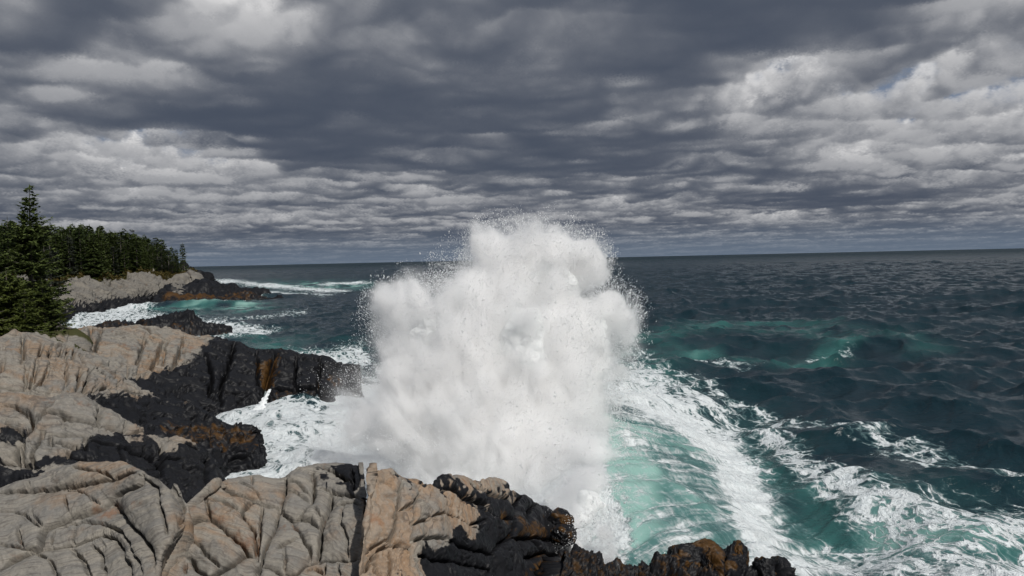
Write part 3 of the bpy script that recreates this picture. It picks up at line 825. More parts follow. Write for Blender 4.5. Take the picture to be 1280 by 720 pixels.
def boulder(px, py, d, rx, ry, rz, seed, label, mat, alg=0.4, squ=1.6, wet_=1.0):
    c = at(px, py, d * (.935 if px > 740 else 1))
    nu, nv = 90, 150
    a = np.linspace(0.001, math.pi - .001, nu)[:, None]; b = np.linspace(0, 2 * math.pi, nv)[None, :]
    D_ = np.stack([np.sin(a) * np.cos(b), np.sin(a) * np.sin(b), np.cos(a) + 0 * b], -1).reshape(-1, 3)
    f = fbm(D_ * 1.1, 1.6, 3, .5, seed)
    cut = np.ones(len(D_)) * 1.15
    rg = np.random.default_rng(int(seed * 1000))
    for _ in range(11):
        n = rg.standard_normal(3); n /= np.linalg.norm(n); k = rg.uniform(.68, .95)
        q = D_ @ n; cut = np.minimum(cut, np.where(q > 0.05, k / np.maximum(q, .05), 9))
    Rr = cut + 0.06 * f + 0.035 * fbm(D_, .5, 4, .6, seed, True)
    P = D_ * Rr[:, None] * np.array([rx, ry, rz])
    me = grid_mesh('boulder', P, nu, nv, {'wet': np.ones(len(P)) * wet_, 'algae': np.clip(alg + .3 * f, 0, 1)}, flip=True)
    put('boulder', me, mat, label=label, cat='boulder', group='rocks along the shore', loc=tuple(c))
boulder(868, 704, 18.4, .62, .5, .50, .31, 'largest wet seaweed boulder on the low black ledge at the bottom', MR2, .42)
boulder(888, 712, 18.0, .30, .4, .40, .37, 'wet brown boulder leaning on the larger seaweed boulder', MR2, .35)
boulder(922, 700, 18.7, .27, .3, .36, .41, 'small pointed wet boulder with a streak of foam beside it', MR2, .35)
boulder(918, 716, 18.0, .36, .3, .30, .47, 'smooth black boulder in front of the small pointed one', MR2, .1)
boulder(955, 714, 18.3, .34, .35, .30, .53, 'jagged black boulder near the end of the low ledge', MR2, .1)
boulder(976, 714, 18.6, .24, .3, .27, .59, 'last black boulder at the seaward tip of the low ledge', MR2, .05)
boulder(838, 712, 18.0, .40, .35, .34, .63, 'squat seaweed covered boulder left of the largest wet one', MR2, .5)
boulder(692, 655, 18.0, .42, .4, .30, .71, 'black overhanging knob at the tip of the tan slab', MR2, .3)
boulder(704, 668, 17.6, .30, .35, .22, .76, 'pointed black rock just under the overhanging knob', MR2, .2)

# --- middle ledge, grey blocks then a black slab
F_cols = [
 [(-60,660,13.5),(-60,600,14.5),(-60,560,15.5),(-60,520,17),(-60,490,18.6)],
 [(10,660,13.5),(10,600,14.5),(10,560,15.5),(10,520,17),(12,486,18.6)],
 [(50,660,13.6),(50,605,14.5),(50,565,15.5),(50,525,17),(48,489,18.6)],
 [(95,660,13.8),(95,610,14.8),(95,570,15.7),(95,530,17.1),(95,494,18.7)],
 [(145,665,14.2),(145,620,15.2),(145,580,16.2),(145,548,17.5),(143,521,18.9)],
 [(190,670,14.8),(190,628,15.8),(190,592,16.8),(190,562,18),(190,538,19.4)],
 [(235,675,15.6),(235,640,16.4),(235,610,17.4),(235,578,18.6),(235,549,20.0)],
 [(273,680,16.6),(270,655,17.2),(268,630,18),(266,602,19),(262,571,20.4)],
 [(288,680,18),(286,660,18.4),(286,640,19),(285,620,19.8),(284,600,20.6)]]
F_cr = [
 (z5([(0,170),(60,160),(120,190),(155,240),(130,290),(80,330),(70,430)]), .45, .25),
 (z5([(155,240),(215,195),(250,150)]), .45, .28),
 (z5([(150,265),(215,215),(270,205),(330,230),(440,262),(470,270)]), .40, .20),
 (z5([(475,190),(465,270)]), .35, .25),
 (z5([(150,270),(110,330),(95,400),(95,460)]), .35, .3),
 (z5([(200,290),(180,350),(150,400),(150,460)]), .3, .18),
 (z5([(240,310),(235,345),(330,385),(400,400)]), .3, .14), (z5([(400,330),(400,400)]), .25, .15),
 (z5([(240,310),(320,320),(440,335)]), .25, .10),
 (z5([(780,350),(775,430),(770,510)]), .30, .22), (z5([(690,360),(690,400)]), .2, .12), (z5([(985,420),(980,560)]), .3, .22),
 (z5([(470,270),(600,300),(740,300),(860,345),(980,400)]), .35, .15),
 (z5([(420,350),(560,370),(700,395),(870,425)]), .25, .12),
 (z5([(0,430),(100,445),(180,480)]), .4, .25),
 (z5([(590,250),(590,300)]), .2, .12), (z5([(740,290),(790,300),(900,335)]), .2, .12), (z5([(0,250),(60,250),(130,290)]), .25, .1),
 (z5([(300,400),(330,440),(420,460)]), .3, .15), (z5([(560,380),(590,460),(700,520)]), .3, .12), (z5([(860,420),(870,470),(960,520)]), .3, .12)]
me = rock_mesh('mid', F_cols, steep=.6, wfac=.65, back= [(0.8, -0.8), (1.2, -2.4), (1.5, -4.2)], res=0.024, cracks=F_cr,
   strata=[((0.42, 0.1, 0.9), 0.16, 0.042, 0.2), ((0.36, 0.15, 0.9), 0.5, 0.06, 0.2)], joints=((0.85, -0.45, -0.3), 1.1, 0.03),
   wet=[z5([(400,330),(440,300),(640,305),(760,345),(900,365),(990,385),(1130,500),(1130,900),(600,900),(330,470),(170,480),(150,440),(300,405)]), z5([(-400,440),(0,440),(180,480),(240,560),(-400,900)]), z5([(0,260),(60,250),(140,290),(70,330),(0,320)])],
   dry=[z5([(745,290),(800,285),(910,330),(860,345),(780,315)])], rough=(1.0, 0.07), fine=(0.10, 0.008), side=(0.25, -3), seed=.64)
put('rock_ledge', me, MRM, label='grey rounded blocks running into a long black slab behind the big boulder', cat='rock ledge', group='rocks along the shore')

# --- left tan ledge with black point
E_cols = [
 [(-50,520,20.5),(-50,490,22),(-50,465,24),(-50,440,27),(-50,416,31)],
 [(0,520,20.5),(0,490,22),(0,465,24),(0,440,27),(0,419,31)],
 [(35,525,20.7),(35,492,22.3),(35,466,24.3),(35,440,27.3),(33,419,31.3)],
 [(75,530,21.2),(75,500,22.6),(75,474,24.8),(75,450,27.8),(75,429,31.5)],
 [(115,540,22),(115,510,23.4),(115,486,25.3),(115,466,28),(113,446,31.8)],
 [(155,555,23.5),(155,530,24.6),(155,510,26.4),(155,492,28.8),(155,474,32)],
 [(195,575,25),(195,552,26.2),(195,533,27.8),(195,515,29.8),(193,495,32.5)],
 [(240,590,27),(240,572,27.8),(240,552,29.2),(240,530,30.8),(238,506,33)],
 [(285,590,29.5),(285,577,30.2),(285,562,31),(285,545,32),(280,526,33.5)],
 [(318,588,30.3),(321,574,31.0),(323,563,31.8),(321,550,32.8),(316,535,33.8)]]
E_cr = [
 (z6([(-100,240),(0,260),(150,290),(200,300),(350,300),(480,310),(590,350),(640,350)]), .5, .35),
 (z6([(155,120),(150,330)]), .3, .3), (z6([(35,330),(10,400)]), .3, .25), (z6([(245,310),(225,400),(200,470)]), .35, .3), (z6([(275,200),(260,290)]), .25, .25),
 (z6([(330,220),(325,300)]), .25, .2), (z6([(425,190),(400,300)]), .25, .25), (z6([(530,360),(510,500)]), .3, .3), (z6([(610,340),(560,500)]), .3, .3),
 (z6([(640,420),(625,500)]), .25, .2), (z6([(700,370),(715,470),(700,510)]), .25, .2), (z6([(400,520),(520,520),(700,500),(850,500),(970,520)]), .4, .3),
 (z6([(500,205),(490,300)]), .25, .2), (z6([(540,250),(580,330)]), .25, .2), (z6([(30,200),(30,250)]), .2, .2), (z6([(180,360),(170,470)]), .25, .25),
 (z6([(330,340),(300,420),(230,480)]), .25, .2), (z6([(440,360),(430,500)]), .25, .15), (z6([(780,400),(800,500)]), .25, .15), (z6([(560,330),(700,400),(880,450)]), .25, .12),
 (z6([(0,480),(100,500),(200,490),(340,520)]), .4, .3), (z6([(450,220),(450,300)]), .2, .15), (z6([(200,150),(280,200),(420,200)]), .25, .15)]
pE = z5([(500,140),(740,125),(940,175),(1250,260),(1280,470),(1100,470),(700,370),(500,230),(440,210),(360,150),(420,125)])
me = rock_mesh('left', E_cols, steep=.55, wfac=.5, back= [(1.0, -0.9), (1.8, -2.4), (2.0, -4.5)], res=0.038, cracks=E_cr,
   strata=[((0.26, 0.1, 0.95), 0.33, 0.12, 0.2), ((0.22, 0.1, 0.95), 0.9, 0.12, 0.3)], joints=((0.9, -0.35, -0.2), 1.2, 0.10),
   wet=[pE, z5([(480,190),(760,120),(1260,260),(1260,480),(900,500),(480,300)])], algae=[(z5([(740,250),(960,240),(1220,290),(1220,390),(1000,410),(740,300)]), .50)],
   rough=(1.4, 0.08), fine=(0.16, 0.008), side=(0.3, -2.5), seed=.93, wetlow=0.9)
put('rock_ledge', me, MRM, label='pale tan blocky ledge ending in a low black point beside the foaming inlet', cat='rock ledge', group='rocks along the shore')

# --- far tan ledge and black promontory
D_cols = [
 [(75,470,31),(75,452,33),(75,438,36),(75,420,40),(75,406,45)],
 [(110,480,31.5),(110,462,33.2),(110,444,36.2),(110,425,40),(108,411,45)],
 [(150,490,32.5),(150,470,34.5),(150,448,37),(150,428,41),(150,408,45.5)],
 [(195,500,34),(195,482,36),(195,462,38),(195,438,41.5),(195,412,45.8)],
 [(240,506,36.5),(240,490,37.5),(240,470,39),(240,445,42),(240,419,46.2)],
 [(280,512,37.8),(280,495,38.6),(280,475,39.8),(280,450,42.5),(282,424,46.7)],
 [(320,520,39.3),(320,502,39.9),(320,482,41),(320,458,43.2),(318,435,46.8)],
 [(360,530,39.8),(360,510,40.5),(360,490,41.5),(360,466,43.8),(360,440,47.2)],
 [(405,532,40),(408,512,41),(408,492,42),(406,468,44.3),(402,445,47.3)],
 [(428,520,42.5),(433,500,43.2),(434,485,44),(431,468,45.5),(428,452,47.8)],
 [(440,510,45),(444,495,45.5),(447,482,46),(448,468,47),(445,456,48.2)]]
D_cr = [
 (z6([(690,60),(660,150),(630,250)]), .4, .35), (z6([(610,90),(570,220)]), .5, .6), (z6([(510,130),(490,190)]), .4, .4),
 (z6([(970,130),(940,240),(920,310)]), .4, .35), (z6([(1130,150),(1060,220),(1010,330)]), .4, .35), (z6([(1200,200),(1150,310)]), .4, .35),
 (z6([(600,250),(780,295),(900,310),(1020,340),(1150,320),(1280,320)]), .6, .6), (z6([(640,190),(820,210)]), .3, .2), (z6([(1110,190),(1090,300)]), .3, .2),
 (z6([(980,160),(1100,160)]), .3, .2), (z6([(780,100),(960,160)]), .3, .2), (z6([(900,60),(1000,120),(1100,150)]), .35, .25), (z6([(700,150),(820,140),(960,170)]), .3, .15),
 (z6([(860,330),(870,390)]), .3, .2), (z6([(940,330),(930,400)]), .3, .2),
 (z7([(765,180),(745,300),(725,410)]), .9, 1.0), (z7([(600,115),(580,200),(545,300),(540,400)]), .6, .5), (z7([(470,180),(500,260),(490,360)]), .5, .4),
 (z7([(300,110),(240,230)]), .4, .3), (z7([(380,100),(340,200),(330,220)]), .4, .3), (z7([(520,180),(470,170),(380,150)]), .4, .25), (z7([(690,160),(700,300)]), .4, .3),
 (z7([(860,200),(850,330)]), .4, .25), (z7([(960,200),(950,330),(930,440)]), .5, .3), (z7([(730,320),(850,330),(960,330)]), .5, .3)]
me = rock_mesh('far', D_cols, steep=.65, wfac=.5, back= [(1.2, -0.9), (2.0, -2.2), (2.5, -3.5)], res=0.05, cracks=D_cr,
   strata=[((0.20, 0.1, 0.95), 0.38, 0.13, 0.25), ((0.15, 0.1, 0.95), 1.2, 0.16, 0.4)], joints=((0.9, -0.4, -0.15), 1.6, 0.13),
   wet=[z7([(130,270),(220,265),(260,240),(400,185),(510,100),(600,90),(1200,190),(1200,520),(100,420)])],
   algae=[(z7([(695,200),(785,180),(765,320),(705,310)]), .75), (z7([(970,275),(1070,285),(1060,310),(970,310)]), .8), (z7([(740,320),(960,335),(960,470),(730,420)]), .42)],
   rough=(1.8, 0.10), fine=(0.22, 0.012), side=(0.4, -3), seed=.39, wetlow=0.9)
put('rock_ledge', me, MRM, label='farther tan ledge running out into a black promontory with an orange cleft', cat='rock ledge', group='rocks along the shore')

# --- islet, headland point, headland
C_cols = [
 [(120,418,90),(125,413,93),(130,408,97)], [(150,418,90),(155,412,93),(158,406,97)], [(185,420,89.5),(186,410,92.5),(190,400,96.5)],
 [(210,421,89.3),(210,407,92.5),(210,394,96)], [(235,421,89.3),(235,407,92.5),(232,395,96)], [(260,421,89.8),(260,412,92),(256,403,95.5)], [(282,420,90.5),(281,416,92.5),(279,411,95)]]
me = rock_mesh('islet', C_cols, [(3, -1.2), (4, -3)], 0.11, (), strata=[((0.25, 0.2, 0.95), 0.6, 0.14, 0.4)], joints=((0.9, -.3, .1), 1.6, .18),
   wet=[[(0,300),(500,300),(500,500),(0,500)]], algae=[([(100,404),(200,405),(290,416),(290,430),(100,430)], .45)], rough=(1.6, 0.35), fine=(0.4, 0.12), side=(1, -2), seed=.18, wetlow=9)
put('rock_islet', me, MRM, label='small dark islet ringed by surf between the tan ledge and the headland', cat='islet', group='rocks along the shore')
B_cols = [
 [(195,378,177),(198,372,182),(205,362,190)], [(222,378,177.5),(222,368,183),(225,354,191)], [(245,377,178.5),(245,366,184),(247,352,192)], [(268,376,180),(268,367,185),(268,353,193)],
 [(292,374,184),(292,368,188),(290,358,195)], [(318,372,189),(318,369,192),(316,363,197)], [(344,371,193),(344,370,195),(342,368,198)]]
me = rock_mesh('point', B_cols, [(6, -1.5), (8, -4)], 0.22, (), strata=[((0.2, 0.2, 0.95), 1.0, 0.22, 0.6)], joints=((0.9, -.3, .1), 3.0, .3),
   wet=[[(0,300),(500,300),(500,500),(0,500)]], algae=[([(215,366),(300,366),(345,372),(230,378),(200,376)], .72)], rough=(3, 0.4), fine=(0.8, 0.12), side=(2, -3), seed=.72, wetlow=9)
put('rock_ledge', me, MRF, label='black and rust brown point running out from the foot of the wooded headland', cat='rock ledge', group='rocks along the shore')
A_cols = [
 [(-200,430,85),(-200,405,95),(-200,385,108),(-200,365,125)], [(-60,420,95),(-60,400,105),(-60,378,120),(-60,358,140)], [(20,405,112),(20,390,120),(20,370,133),(20,356,150)],
 [(70,396,130),(70,384,138),(72,370,149),(72,354,165)], [(90,392,138),(90,381,146),(90,366,154),(92,351,169)], [(110,388,146),(110,378,152),(110,364,162),(110,352,175)], [(130,385,153),(130,375,160),(130,361,167),(130,349,181)],
 [(150,382,160),(150,372,167),(150,362,175),(150,353,185)], [(175,379,170),(175,368,175),(175,356,182),(176,347,192)], [(200,376,180),(200,366,184),(200,353,190),(200,343,200)], [(225,376,183),(225,364,187),(222,352,193),(220,344,203)],
 [(242,375,185),(242,366,188),(240,358,195),(236,351,205)]]
def grs(P, TU, nf):
    return sstep(nf - 1.25, nf - 0.75, TU + 0.25 * fbm(P, 8, 3, .5, .4)) * (P[:, 0] / P[:, 1] < -.418)
me = rock_mesh('headland', A_cols, [(14, 0.4), (45, 0.6), (90, .3), (20, -6)], 0.30, (), strata=[((0.2, 0.3, 0.9), 1.6, 0.38, 0.8)], joints=((0.85, -.5, .1), 3.0, .65),
   rough=(4, 0.95), fine=(1.0, 0.2), side=(3, -6), seed=.05, wetlow=1.6, grass=grs)
put('headland', me, MRF, kind='structure')
HEAD = A_cols
# water running off the promontory through its orange cleft
fp_ = [(338, 486, 43.6, .05), (335, 492, 43.2, .09), (331, 499, 42.7, .14), (327, 506, 42.2, .20), (322, 513, 41.6, .36), (318, 520, 41.0, .6)]
fv = []; 
for i, t in enumerate(np.linspace(0, 5, 40)):
    i0 = min(int(t), 4); f = t - i0
    a = [fp_[i0][j] * (1 - f) + fp_[i0 + 1][j] * f for j in range(4)]
    c = at(a[0], a[1], a[2] - .9)
    for k_, ss in enumerate(np.linspace(-1, 1, 9)):
        fv.append(c + np.array([ss * a[3] * (1 + .25 * math.sin(t * 9 + ss * 3)), -.25 * (1 - ss * ss) + .05 * math.sin(ss * 14 + t * 3), .03 * math.sin(ss * 11 + t * 7)]))
me = grid_mesh('runoff', np.array(fv), 40, 9)
m, N, out = new_mat('white runoff'); b = N.new('ShaderNodeBsdfPrincipled'); P = N.new('ShaderNodeNewGeometry').outputs['Position']
b.inputs['Base Color'].default_value = (.82, .85, .86, 1); b.inputs['Roughness'].default_value = .6; N.put(b.inputs['Normal'], N.bump(N.noise(P, 9, 4, .6), .8, .08)); N.l.new(b.outputs[0], out.inputs[0])
put('water_runoff', me, m, label='thin white trickle of water pouring through the orange cleft', cat='running water')
# ------------------------------------------------------------------ trees
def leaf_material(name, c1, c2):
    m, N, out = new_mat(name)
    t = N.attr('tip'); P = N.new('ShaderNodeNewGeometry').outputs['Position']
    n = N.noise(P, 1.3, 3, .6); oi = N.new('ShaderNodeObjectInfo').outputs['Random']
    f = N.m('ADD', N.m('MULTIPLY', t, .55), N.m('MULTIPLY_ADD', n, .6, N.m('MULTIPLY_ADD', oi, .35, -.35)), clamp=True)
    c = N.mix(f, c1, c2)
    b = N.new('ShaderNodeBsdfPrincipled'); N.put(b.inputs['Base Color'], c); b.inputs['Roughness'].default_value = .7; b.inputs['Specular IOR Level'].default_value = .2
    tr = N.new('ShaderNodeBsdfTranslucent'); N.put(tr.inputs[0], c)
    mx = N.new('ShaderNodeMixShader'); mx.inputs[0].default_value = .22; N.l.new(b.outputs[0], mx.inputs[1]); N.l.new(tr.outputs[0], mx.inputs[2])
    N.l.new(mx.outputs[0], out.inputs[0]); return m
M_SPR = leaf_material('spruce needles', (0.018, 0.034, 0.012), (0.125, 0.16, 0.045))
M_SPG = leaf_material('grey spruce needles', (0.022, 0.030, 0.022), (0.075, 0.085, 0.06))
M_SPO = leaf_material('olive spruce needles', (0.022, 0.038, 0.010), (0.13, 0.155, 0.035))
M_UND = leaf_material('undergrowth leaves', (0.03, 0.04, 0.010), (0.15, 0.10, 0.03))
m, N, out = new_mat('spruce bark'); P = N.new('ShaderNodeNewGeometry').outputs['Position']
b = N.new('ShaderNodeBsdfPrincipled'); N.put(b.inputs['Base Color'], N.mix(N.noise(P, 9, 4, .6), (0.05, 0.04, 0.033), (0.16, 0.145, 0.13))); b.inputs['Roughness'].default_value = .9
N.put(b.inputs['Normal'], N.bump(N.noise(P, 30, 4, .6), .6, .02)); N.l.new(b.outputs[0], out.inputs[0]); M_BARK = m

def spruce(H, Rb, leaf, seed, dens=1.0, z0=0.06, power=0.85, gap=0.0, droop=0.25):
    """returns crown verts/quads/tip and trunk verts/quads for a spruce of height H"""
    r = np.random.default_rng(seed)
    kc, kd, kn, kl, kw, kt = [], [], [], [], [], []
    tv, tq = [], []
    def tube(a, b, ra, rb, n=5):
        a = np.array(a); b = np.array(b); d = b - a; d = d / (np.linalg.norm(d) + 1e-9)
        u = np.cross(d, [0.3, .2, 1.0] if abs(d[2]) < .9 else [1, 0, 0]); u /= np.linalg.norm(u); v = np.cross(d, u)
        o = len(tv)
        for c, rad in ((a, ra), (b, rb)):
            for k in range(n):
                an = 2 * math.pi * k / n; tv.append(c + rad * (math.cos(an) * u + math.sin(an) * v))
        for k in range(n): tq.append((o + k, o + (k + 1) % n, o + n + (k + 1) % n, o + n + k))
    lean = r.normal(0, .012, 2)
    ns = 8; trr = 0.016 * H + .03
    for k in range(ns):
        a, b_ = k / ns * H, (k + 1) / ns * H
        tube((lean[0] * a, lean[1] * a, a - .6 * (k == 0)), (lean[0] * b_, lean[1] * b_, b_), trr * (1 - k / ns) + .01, trr * (1 - (k + 1) / ns) + .008, 7)
    z = z0 * H
    sp = leaf * 0.85 / dens
    side_f = r.uniform(.75, 1.2, 12)
    while z < H * 0.985:
        t = z / H
        rad = Rb * (1 - t) ** power * min(1, .55 + 2.2 * (t - z0 * .5))
        nb = max(3, int(round(2 + 5.5 * min(1, rad / (leaf * 3)))))
        if r.random() < gap: z += sp * r.uniform(.8, 1.3); continue
        ph = r.uniform(0, 6.28)
        wr = r.uniform(.72, 1.12)
        for b_ in range(nb):
            az = ph + 6.283 * b_ / nb + r.normal(0, .18)
            L = rad * wr * r.uniform(.72, 1.12) * side_f[int(az / 6.2832 * 12) % 12]
            if r.random() < .06 + gap * .4: L *= .45
            up0 = 0.42 * t + 0.02 + r.normal(0, .05)
            dz0 = droop * (1 - t)
            n = max(3, int(L / (leaf * .42)))
            d = np.array([math.cos(az), math.sin(az), 0]); sd_ = np.array([-math.sin(az), math.cos(az), 0])
            base = np.array([lean[0] * z, lean[1] * z, z + r.normal(0, .3) * sp])
            prev = base
            for k in range(1, n + 1):
                s = k / n
                p = base + d * L * s + np.array([0, 0, L * (up0 * s - dz0 * s * 1.3 * (1 - .62 * s * s))])
                if k % 3 == 0 and L > leaf * 3: tube(prev, p, .012 + .012 * (1 - s), .008, 3); prev = p
                if s < .12: continue
                tw = leaf * (1.5 if L > leaf * 3 else 1.1) * (1.15 - s * .75)
                for sg in (-1, 1):
                    for q in range(2):
                        dd = d * r.uniform(.45, .9) + sd_ * sg * r.uniform(.5, 1.0) + np.array([0, 0, r.normal(-.12, .22)])
                        dd /= np.linalg.norm(dd)
                        kc.append(p + dd * tw * .1 + r.normal(0, .05 * leaf, 3)); kd.append(dd); kl.append(tw * r.uniform(.7, 1.3)); kw.append(leaf * r.uniform(.16, .30))
                        nn = np.array([0, 0, 1.0]) + r.normal(0, .45, 3); kn.append(nn); kt.append(min(1, s * .8 + r.uniform(0, .3)))
                if s > .93:
                    kc.append(p); kd.append(d + np.array([0, 0, .15])); kl.append(leaf * 1.1); kw.append(leaf * .2); kn.append(np.array([0, 0, 1.])); kt.append(1.0)
        z += sp * r.uniform(.65, 1.25) * (1.15 - .5 * t)
    kc.append(np.array([lean[0] * H, lean[1] * H, H - leaf])); kd.append(np.array([0, 0, 1.])); kl.append(leaf * 1.8); kw.append(leaf * .15); kn.append(np.array([1., 0, 0])); kt.append(.6)
    c = np.array(kc); d = np.array(kd); l = np.array(kl)[:, None]; w_ = np.array(kw)[:, None]; n = np.array(kn); t = np.array(kt)
    d /= np.linalg.norm(d, axis=1, keepdims=True)
    s = np.cross(n, d); s /= np.linalg.norm(s, axis=1, keepdims=True)
    V = np.stack([c, c + d * l * .45 + s * w_, c + d * l, c + d * l * .45 - s * w_], 1).reshape(-1, 3)
    q = np.arange(len(V)).reshape(-1, 4)
    return V, q, np.repeat(t, 4), np.array(tv), np.array(tq)
def tree_meshes(*a, **k):
    V, q, t, tv, tq = spruce(*a, **k)
    return poly_mesh('crown', V, q, {'tip': t}, smooth=False), poly_mesh('trunk', tv, tq)
def place_tree(meshes, loc, rz, s, mat, label, group=None, name='spruce_tree', sz=None):
    e = bpy.data.objects.new(name, None); col.objects.link(e); e.location = tuple(loc); e.rotation_euler = (0, 0, rz); e.scale = (s, s, sz or s)
    e['label'] = label; e['category'] = 'spruce tree'
    if group: e['group'] = group
    for nm, me_, mt in (('crown', meshes[0], mat), ('trunk', meshes[1], M_BARK)):
        o = bpy.data.objects.new(nm, me_); col.objects.link(o); o.parent = e
        if len(me_.materials) == 0: me_.materials.append(mt)
    return e

# knoll that carries the near spruces
K_cols = [[(px_k, 436 + dy_k, 31.5), (px_k, 428 + dy_k, 35), (px_k, 423 + dy_k, 40), (px_k, 420 + dy_k, 46), (px_k, 417 + dy_k, 52)] for px_k, dy_k in ((-420, 10), (-300, 6), (-150, 2), (-40, 0), (20, 1), (60, 4), (84, 8))]
me = rock_mesh('knoll', K_cols, [(3, -1.0), (5, -4), (6, -5)], 0.12, (), strata=[((0.2, 0.2, .95), .5, .08, .3)], rough=(1.5, .18), fine=(.3, .05), side=(1.2, -4), seed=.21, grass=lambda P, TU, nf: 0.55 + 0.25 * fbm(P, 2, 3, .5, .4))
put('ground', me, MRM, kind='structure')

near = [  # px, top y, base y, d, radius, leaf, material, label
 (40, 234, 424, 46, 2.5, .30, M_SPR, 'tallest spruce with a pointed open crown, standing over its neighbours at the left edge', 101, .10),
 (16, 272, 424, 49, 2.2, .30, M_SPR, 'slender dark spruce just left of the tallest one', 102, .08),
 (-8, 256, 426, 44, 2.3, .28, M_SPR, 'spruce cut by the left edge of the view behind the low ones', 103, .08),
 (66, 300, 424, 52, 1.9, .30, M_SPG, 'greyish thin spruce just right of the tallest one', 104, .2),
 (12, 338, 428, 38, 2.1, .24, M_SPO, 'low broad olive green spruce in front at the left edge', 105, .03),
 (56, 352, 428, 39, 1.75, .24, M_SPO, 'low bushy spruce whose boughs reach out over the tan ledge', 106, .03),
 (-34, 320, 430, 36, 2.0, .24, M_SPO, 'low olive spruce half outside the left edge of the view', 107, .03),
 (34, 376, 430, 35.5, 1.3, .20, M_SPO, 'smallest young spruce in front of the bushy ones', 108, .0)]
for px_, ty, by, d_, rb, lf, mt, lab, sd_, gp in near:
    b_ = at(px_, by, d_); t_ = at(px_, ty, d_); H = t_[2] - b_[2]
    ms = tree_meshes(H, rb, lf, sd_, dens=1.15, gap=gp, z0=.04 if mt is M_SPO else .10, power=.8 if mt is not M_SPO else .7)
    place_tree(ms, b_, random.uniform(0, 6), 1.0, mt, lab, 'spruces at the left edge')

# the wood on the headland
from mathutils.bvhtree import BVHTree
hd = bpy.data.objects['headland'].data
nv_ = len(hd.vertices); co = np.empty(nv_ * 3, np.float32); hd.vertices.foreach_get('co', co); co = co.reshape(-1, 3)
pl = np.empty(len(hd.loops), np.int32); hd.loops.foreach_get('vertex_index', pl)
bvh = BVHTree.FromPolygons([tuple(map(float, c)) for c in co[::1]], [tuple(map(int, f)) for f in pl.reshape(-1, 4)])
def ground(x, y):
    h = bvh.ray_cast(Vector((x, y, 60)), Vector((0, 0, -1)))
    return h[0].z if h[0] is not None else None
protos = []
for k in range(7):
    protos.append((tree_meshes(10, [2.0, 1.7, 2.3, 1.5, 1.9, 1.6, 2.1][k], .52, 200 + k, dens=.9, gap=.05, z0=.05, power=.7), M_SPR))
for k in range(3):
    protos.append((tree_meshes(10, [1.7, 1.4, 1.6][k], .5, 300 + k, dens=.7, gap=.22, z0=.22, power=.7), M_SPG))
top_px = [-80, -20, 30, 65, 80, 100, 115, 130, 150, 165, 180, 195, 208, 218]
top_py = [276, 280, 282, 284, 284, 283, 286, 287, 290, 292, 296, 301, 307, 312]
edge_px = [-200, -60, 20, 70, 92, 110, 130, 150, 176, 200, 220, 236]
edge_d = [125, 140, 150, 165, 169, 175, 181, 185, 192, 200, 203, 205]
rt = random.Random(5)
cnt = 0
for row in range(7):
    x = -60 + rt.uniform(0, 4)
    while x < 221:
        step = rt.uniform(3.6, 6.2) + row * .45
        d_ = np.interp(x, edge_px, edge_d) + 3.0 + row * 5.5 + rt.uniform(-2, 2)
        tp = np.interp(x, top_px, top_py) + rt.choice([-4, -2, 0, 2, 4, 6]) + rt.uniform(-1.5, 8 if row < 4 else 5)
        if row < 2: tp += rt.uniform(0, 14)
        if x > 205 and row > 3: x += step; continue
        p = at(x, tp, d_); g = ground(p[0], p[1])
        if g is not None and g > 3 and p[2] - g > 2.5 and (x > 45 or row % 2 == 0):
            H = p[2] - g + .3
            grey = rt.random() < (.30 if row < 2 else .05)
            k = rt.randrange(7, 10) if grey else rt.randrange(7)
            sxy = min(1.6, max(.7, H / 10 * rt.uniform(1.05, 1.45)))
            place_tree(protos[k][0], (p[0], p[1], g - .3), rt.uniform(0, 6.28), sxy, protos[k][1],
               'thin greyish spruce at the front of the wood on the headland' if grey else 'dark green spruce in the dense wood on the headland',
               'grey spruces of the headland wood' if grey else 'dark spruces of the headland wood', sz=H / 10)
            cnt += 1
        x += step
print('TREES', cnt)
for px_, tp, dd, lab, sx in ((228, 304, 3, 'lone dark spruce standing clear at the seaward end of the wood', 1.15), (220, 311, 5, 'short spruce beside the lone one at the end of the wood', .95)):
    d_ = np.interp(px_, edge_px, edge_d) + dd; p = at(px_, tp, d_); g = ground(p[0], p[1]) or 5
    place_tree(protos[3][0], (p[0], p[1], g - .3), 1.0, sx, M_SPR, lab, sz=(p[2] - g + .3) / 10)
# scrub at the foot of the wood
r = np.random.default_rng(9)
pts = []
while len(pts) < 5200:
    x = r.uniform(-60, 245); d_ = np.interp(x, edge_px, edge_d) + abs(r.normal(0, 3.2)) - 3.5
    q = at(x, 350, d_); g = ground(q[0], q[1])
    if g is not None and g > 2.8 and fbm(np.array([[q[0], q[1], 0]]), 4, 2)[0] > -.5: pts.append((q[0], q[1], g + r.uniform(-.1, .75)))
c = np.array(pts); c = np.repeat(c, 3, 0) + r.normal(0, .25, (len(c) * 3, 3))
d = r.standard_normal(c.shape); d[:, 2] = abs(d[:, 2]) * .8; d /= np.linalg.norm(d, axis=1, keepdims=True)
s = np.cross(d, r.standard_normal(c.shape)); s /= np.linalg.norm(s, axis=1, keepdims=True)
l = r.uniform(.25, .6, (len(c), 1))
V = np.stack([c, c + d * l * .5 + s * .14, c + d * l, c + d * l * .5 - s * .14], 1).reshape(-1, 3)
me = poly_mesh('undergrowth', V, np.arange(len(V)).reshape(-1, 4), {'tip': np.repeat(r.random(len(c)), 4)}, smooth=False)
put('undergrowth', me, M_UND, label='olive and rust coloured scrub along the foot of the headland wood', cat='undergrowth', kind='stuff')
